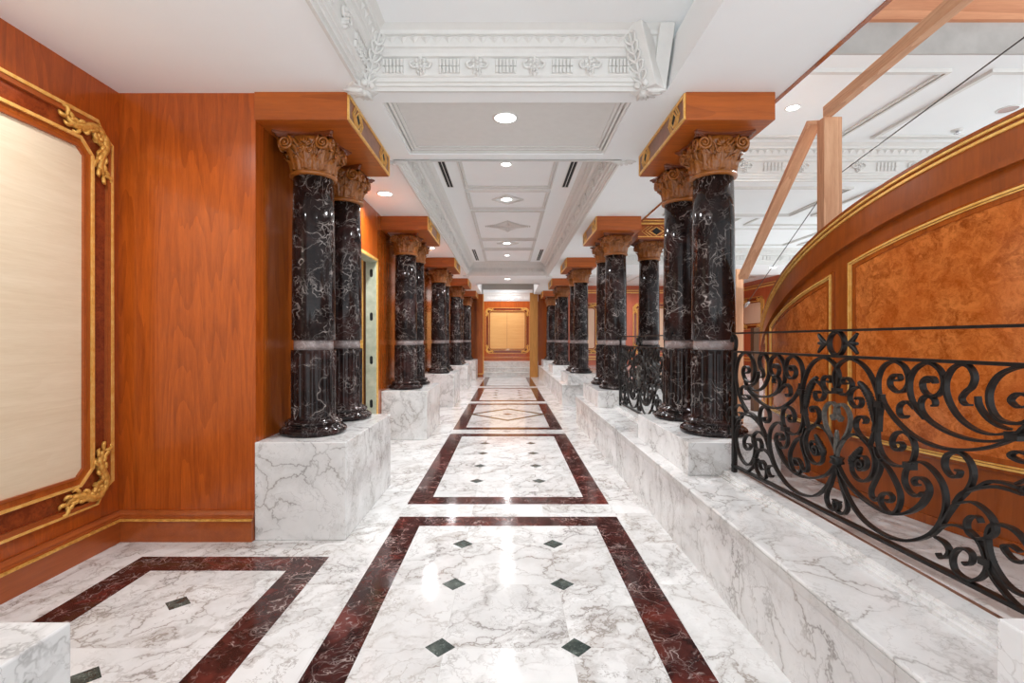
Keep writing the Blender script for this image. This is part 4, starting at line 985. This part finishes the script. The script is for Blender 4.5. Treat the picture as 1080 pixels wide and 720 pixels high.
# ================================================================ WROUGHT IRON RAILINGS
def RX(u, mirror): return 1.7
def make_railing(label, y_mid, x_mid, slope, ulen=1.05):
    t = thing('iron_railing', label, 'railing', (x_mid, y_mid, 0))
    nrm = Vector((1, slope, 0)).normalized(); al = Vector((slope, -1, 0)).normalized()      # +u comes towards the viewer
    F = lambda u, v, h=0: al*u + Vector((0,0,v)) + nrm*h
    for z, w, d, nm in ((1.55, .030, .012, 'top_rail'), (1.415, .030, .014, 'upper_bar'), (.575, .030, .016, 'bottom_bar')):
        mb = MB(); mb.ribbon([F(-ulen-.02, z), F(ulen+.02, z)], nrm, w, d); mb.build(nm, M['iron'], t)
    for s in (-1, 1):
        mb = MB(); mb.ribbon([F(s*ulen, LED+.0445), F(s*ulen, 1.415)], nrm, .03, .03); mb.build('post', M['iron'], t)
        mb = MB(); mb.ribbon([F(s*ulen + q.x, q.y) for q in cr([(0,1.41,0),(-.02*s,1.45,0),(-.022*s,1.50,0),(.005*s,1.535,0),(.03*s,1.52,0),(.028*s,1.49,0),(.012*s,1.49,0)], 6)], nrm, .028, .010); mb.build('end_scroll', M['iron'], t)
        # outer scrolls past the post
        for z0, k in ((1.15, 1), (.82, 1)):
            mb = MB(); mb.ribbon([F(s*(ulen+q.x), z0+q.y) for q in cr([(.012,.19,0),(.07,.17,0),(.10,.11,0),(.075,.06,0),(.045,.085,0),(.06,.11,0)], 6)], nrm, .022, .009); mb.build('scroll', M['iron'], t)
            mb = MB(); mb.ribbon([F(s*(ulen+q.x), z0-q.y) for q in cr([(.012,-.17,0),(.02,-.02,0),(.07,.03,0),(.085,-.02,0),(.06,-.045,0),(.045,-.02,0)], 6)], nrm, .022, .009); mb.build('scroll', M['iron'], t)
    for kind, L in RAIL:
        for s in (1, -1):
            Q = cr([(a*s, b, 0) for a, b in L], 6); P = [F(q.x, q.y) for q in Q]; n = len(P)
            mb = MB()
            if kind == 's':
                mb.ribbon(P, nrm, .024, .0115, taper=lambda f: .65 + .35*min(1, f*4, (1-f)*4)); mb.build('scroll', M['iron'], t)
            elif kind == 'leaf':
                mb.tube(P, [.006 + .013*math.sin(PI*(.08+.92*i/n))**.7*(1+.25*math.sin(i*2.6)) for i in range(n)], 8); mb.build('acanthus_leaf', M['iron'], t)
                for i in range(2, n-1, 2):
                    pass
            elif kind == 'lyre':
                mb.ribbon(P, nrm, .022, .012, taper=lambda f: 1 + 1.3*max(0, 1-f*4)); mb.build('centre_scroll', M['leaf_iron'], t)
            elif s == 1:
                mb.tube(P, [.004 + .012*math.sin(PI*min(1, i/n))**.8 for i in range(n)], 8); mb.build('spear', M['leaf_iron'], t)
    # centre ring with leaf sprays between the two upper bars
    mb = MB(); mb.ribbon([F(.055*math.cos(a), 1.4825+.060*math.sin(a)) for a in [2*PI*i/28 for i in range(28)]], nrm, .026, .012, closed=True); rg = mb.build('ring', M['iron'], t)
    for s in (-1, 1):
        mb = MB()
        for k in (-1, 0, 1):
            P = [F(s*q.x, 1.4825+q.y) for q in cr([(.055,0,0),(.09,.004*k,0),(.115,.022*k,0),(.142,.05*k,0)], 4)]
            mb.tube(P, [.006 + .007*math.sin(PI*i/len(P)) for i in range(len(P))], 6)
        mb.build('leaf_spray', M['iron'], t)
    # collars that bind the scrolls
    for u, v in ((0, .872), (.0, 1.235), (.282, 1.20), (-.282, 1.20), (.44, .955), (-.44, .955), (.768, .685), (-.768, .685), (.86, 1.165), (-.86, 1.165)):
        mb = MB()
        if v == .872:
            P = [[F(r*math.cos(a), v+dz, r*math.sin(a)) for a in [2*PI*i/14 for i in range(14)]] for r, dz in ((.02,-.022),(.036,-.014),(.028,0),(.036,.014),(.02,.022))]
            mb.grid(P, closed_v=True)
        else:
            c = F(u, v); wv, hv = .022, .014
            mb.ribbon([F(u-wv, v), F(u+wv, v)], nrm, .032, hv*2)
        mb.build('collar', M['iron'], t)
    return t
make_railing('near wrought iron scroll railing in front of the curved parapet', 2.57, 1.7225, .05)
make_railing('far wrought iron scroll railing between the nearest and second right column pairs', 6.24, 1.67, 0.0)
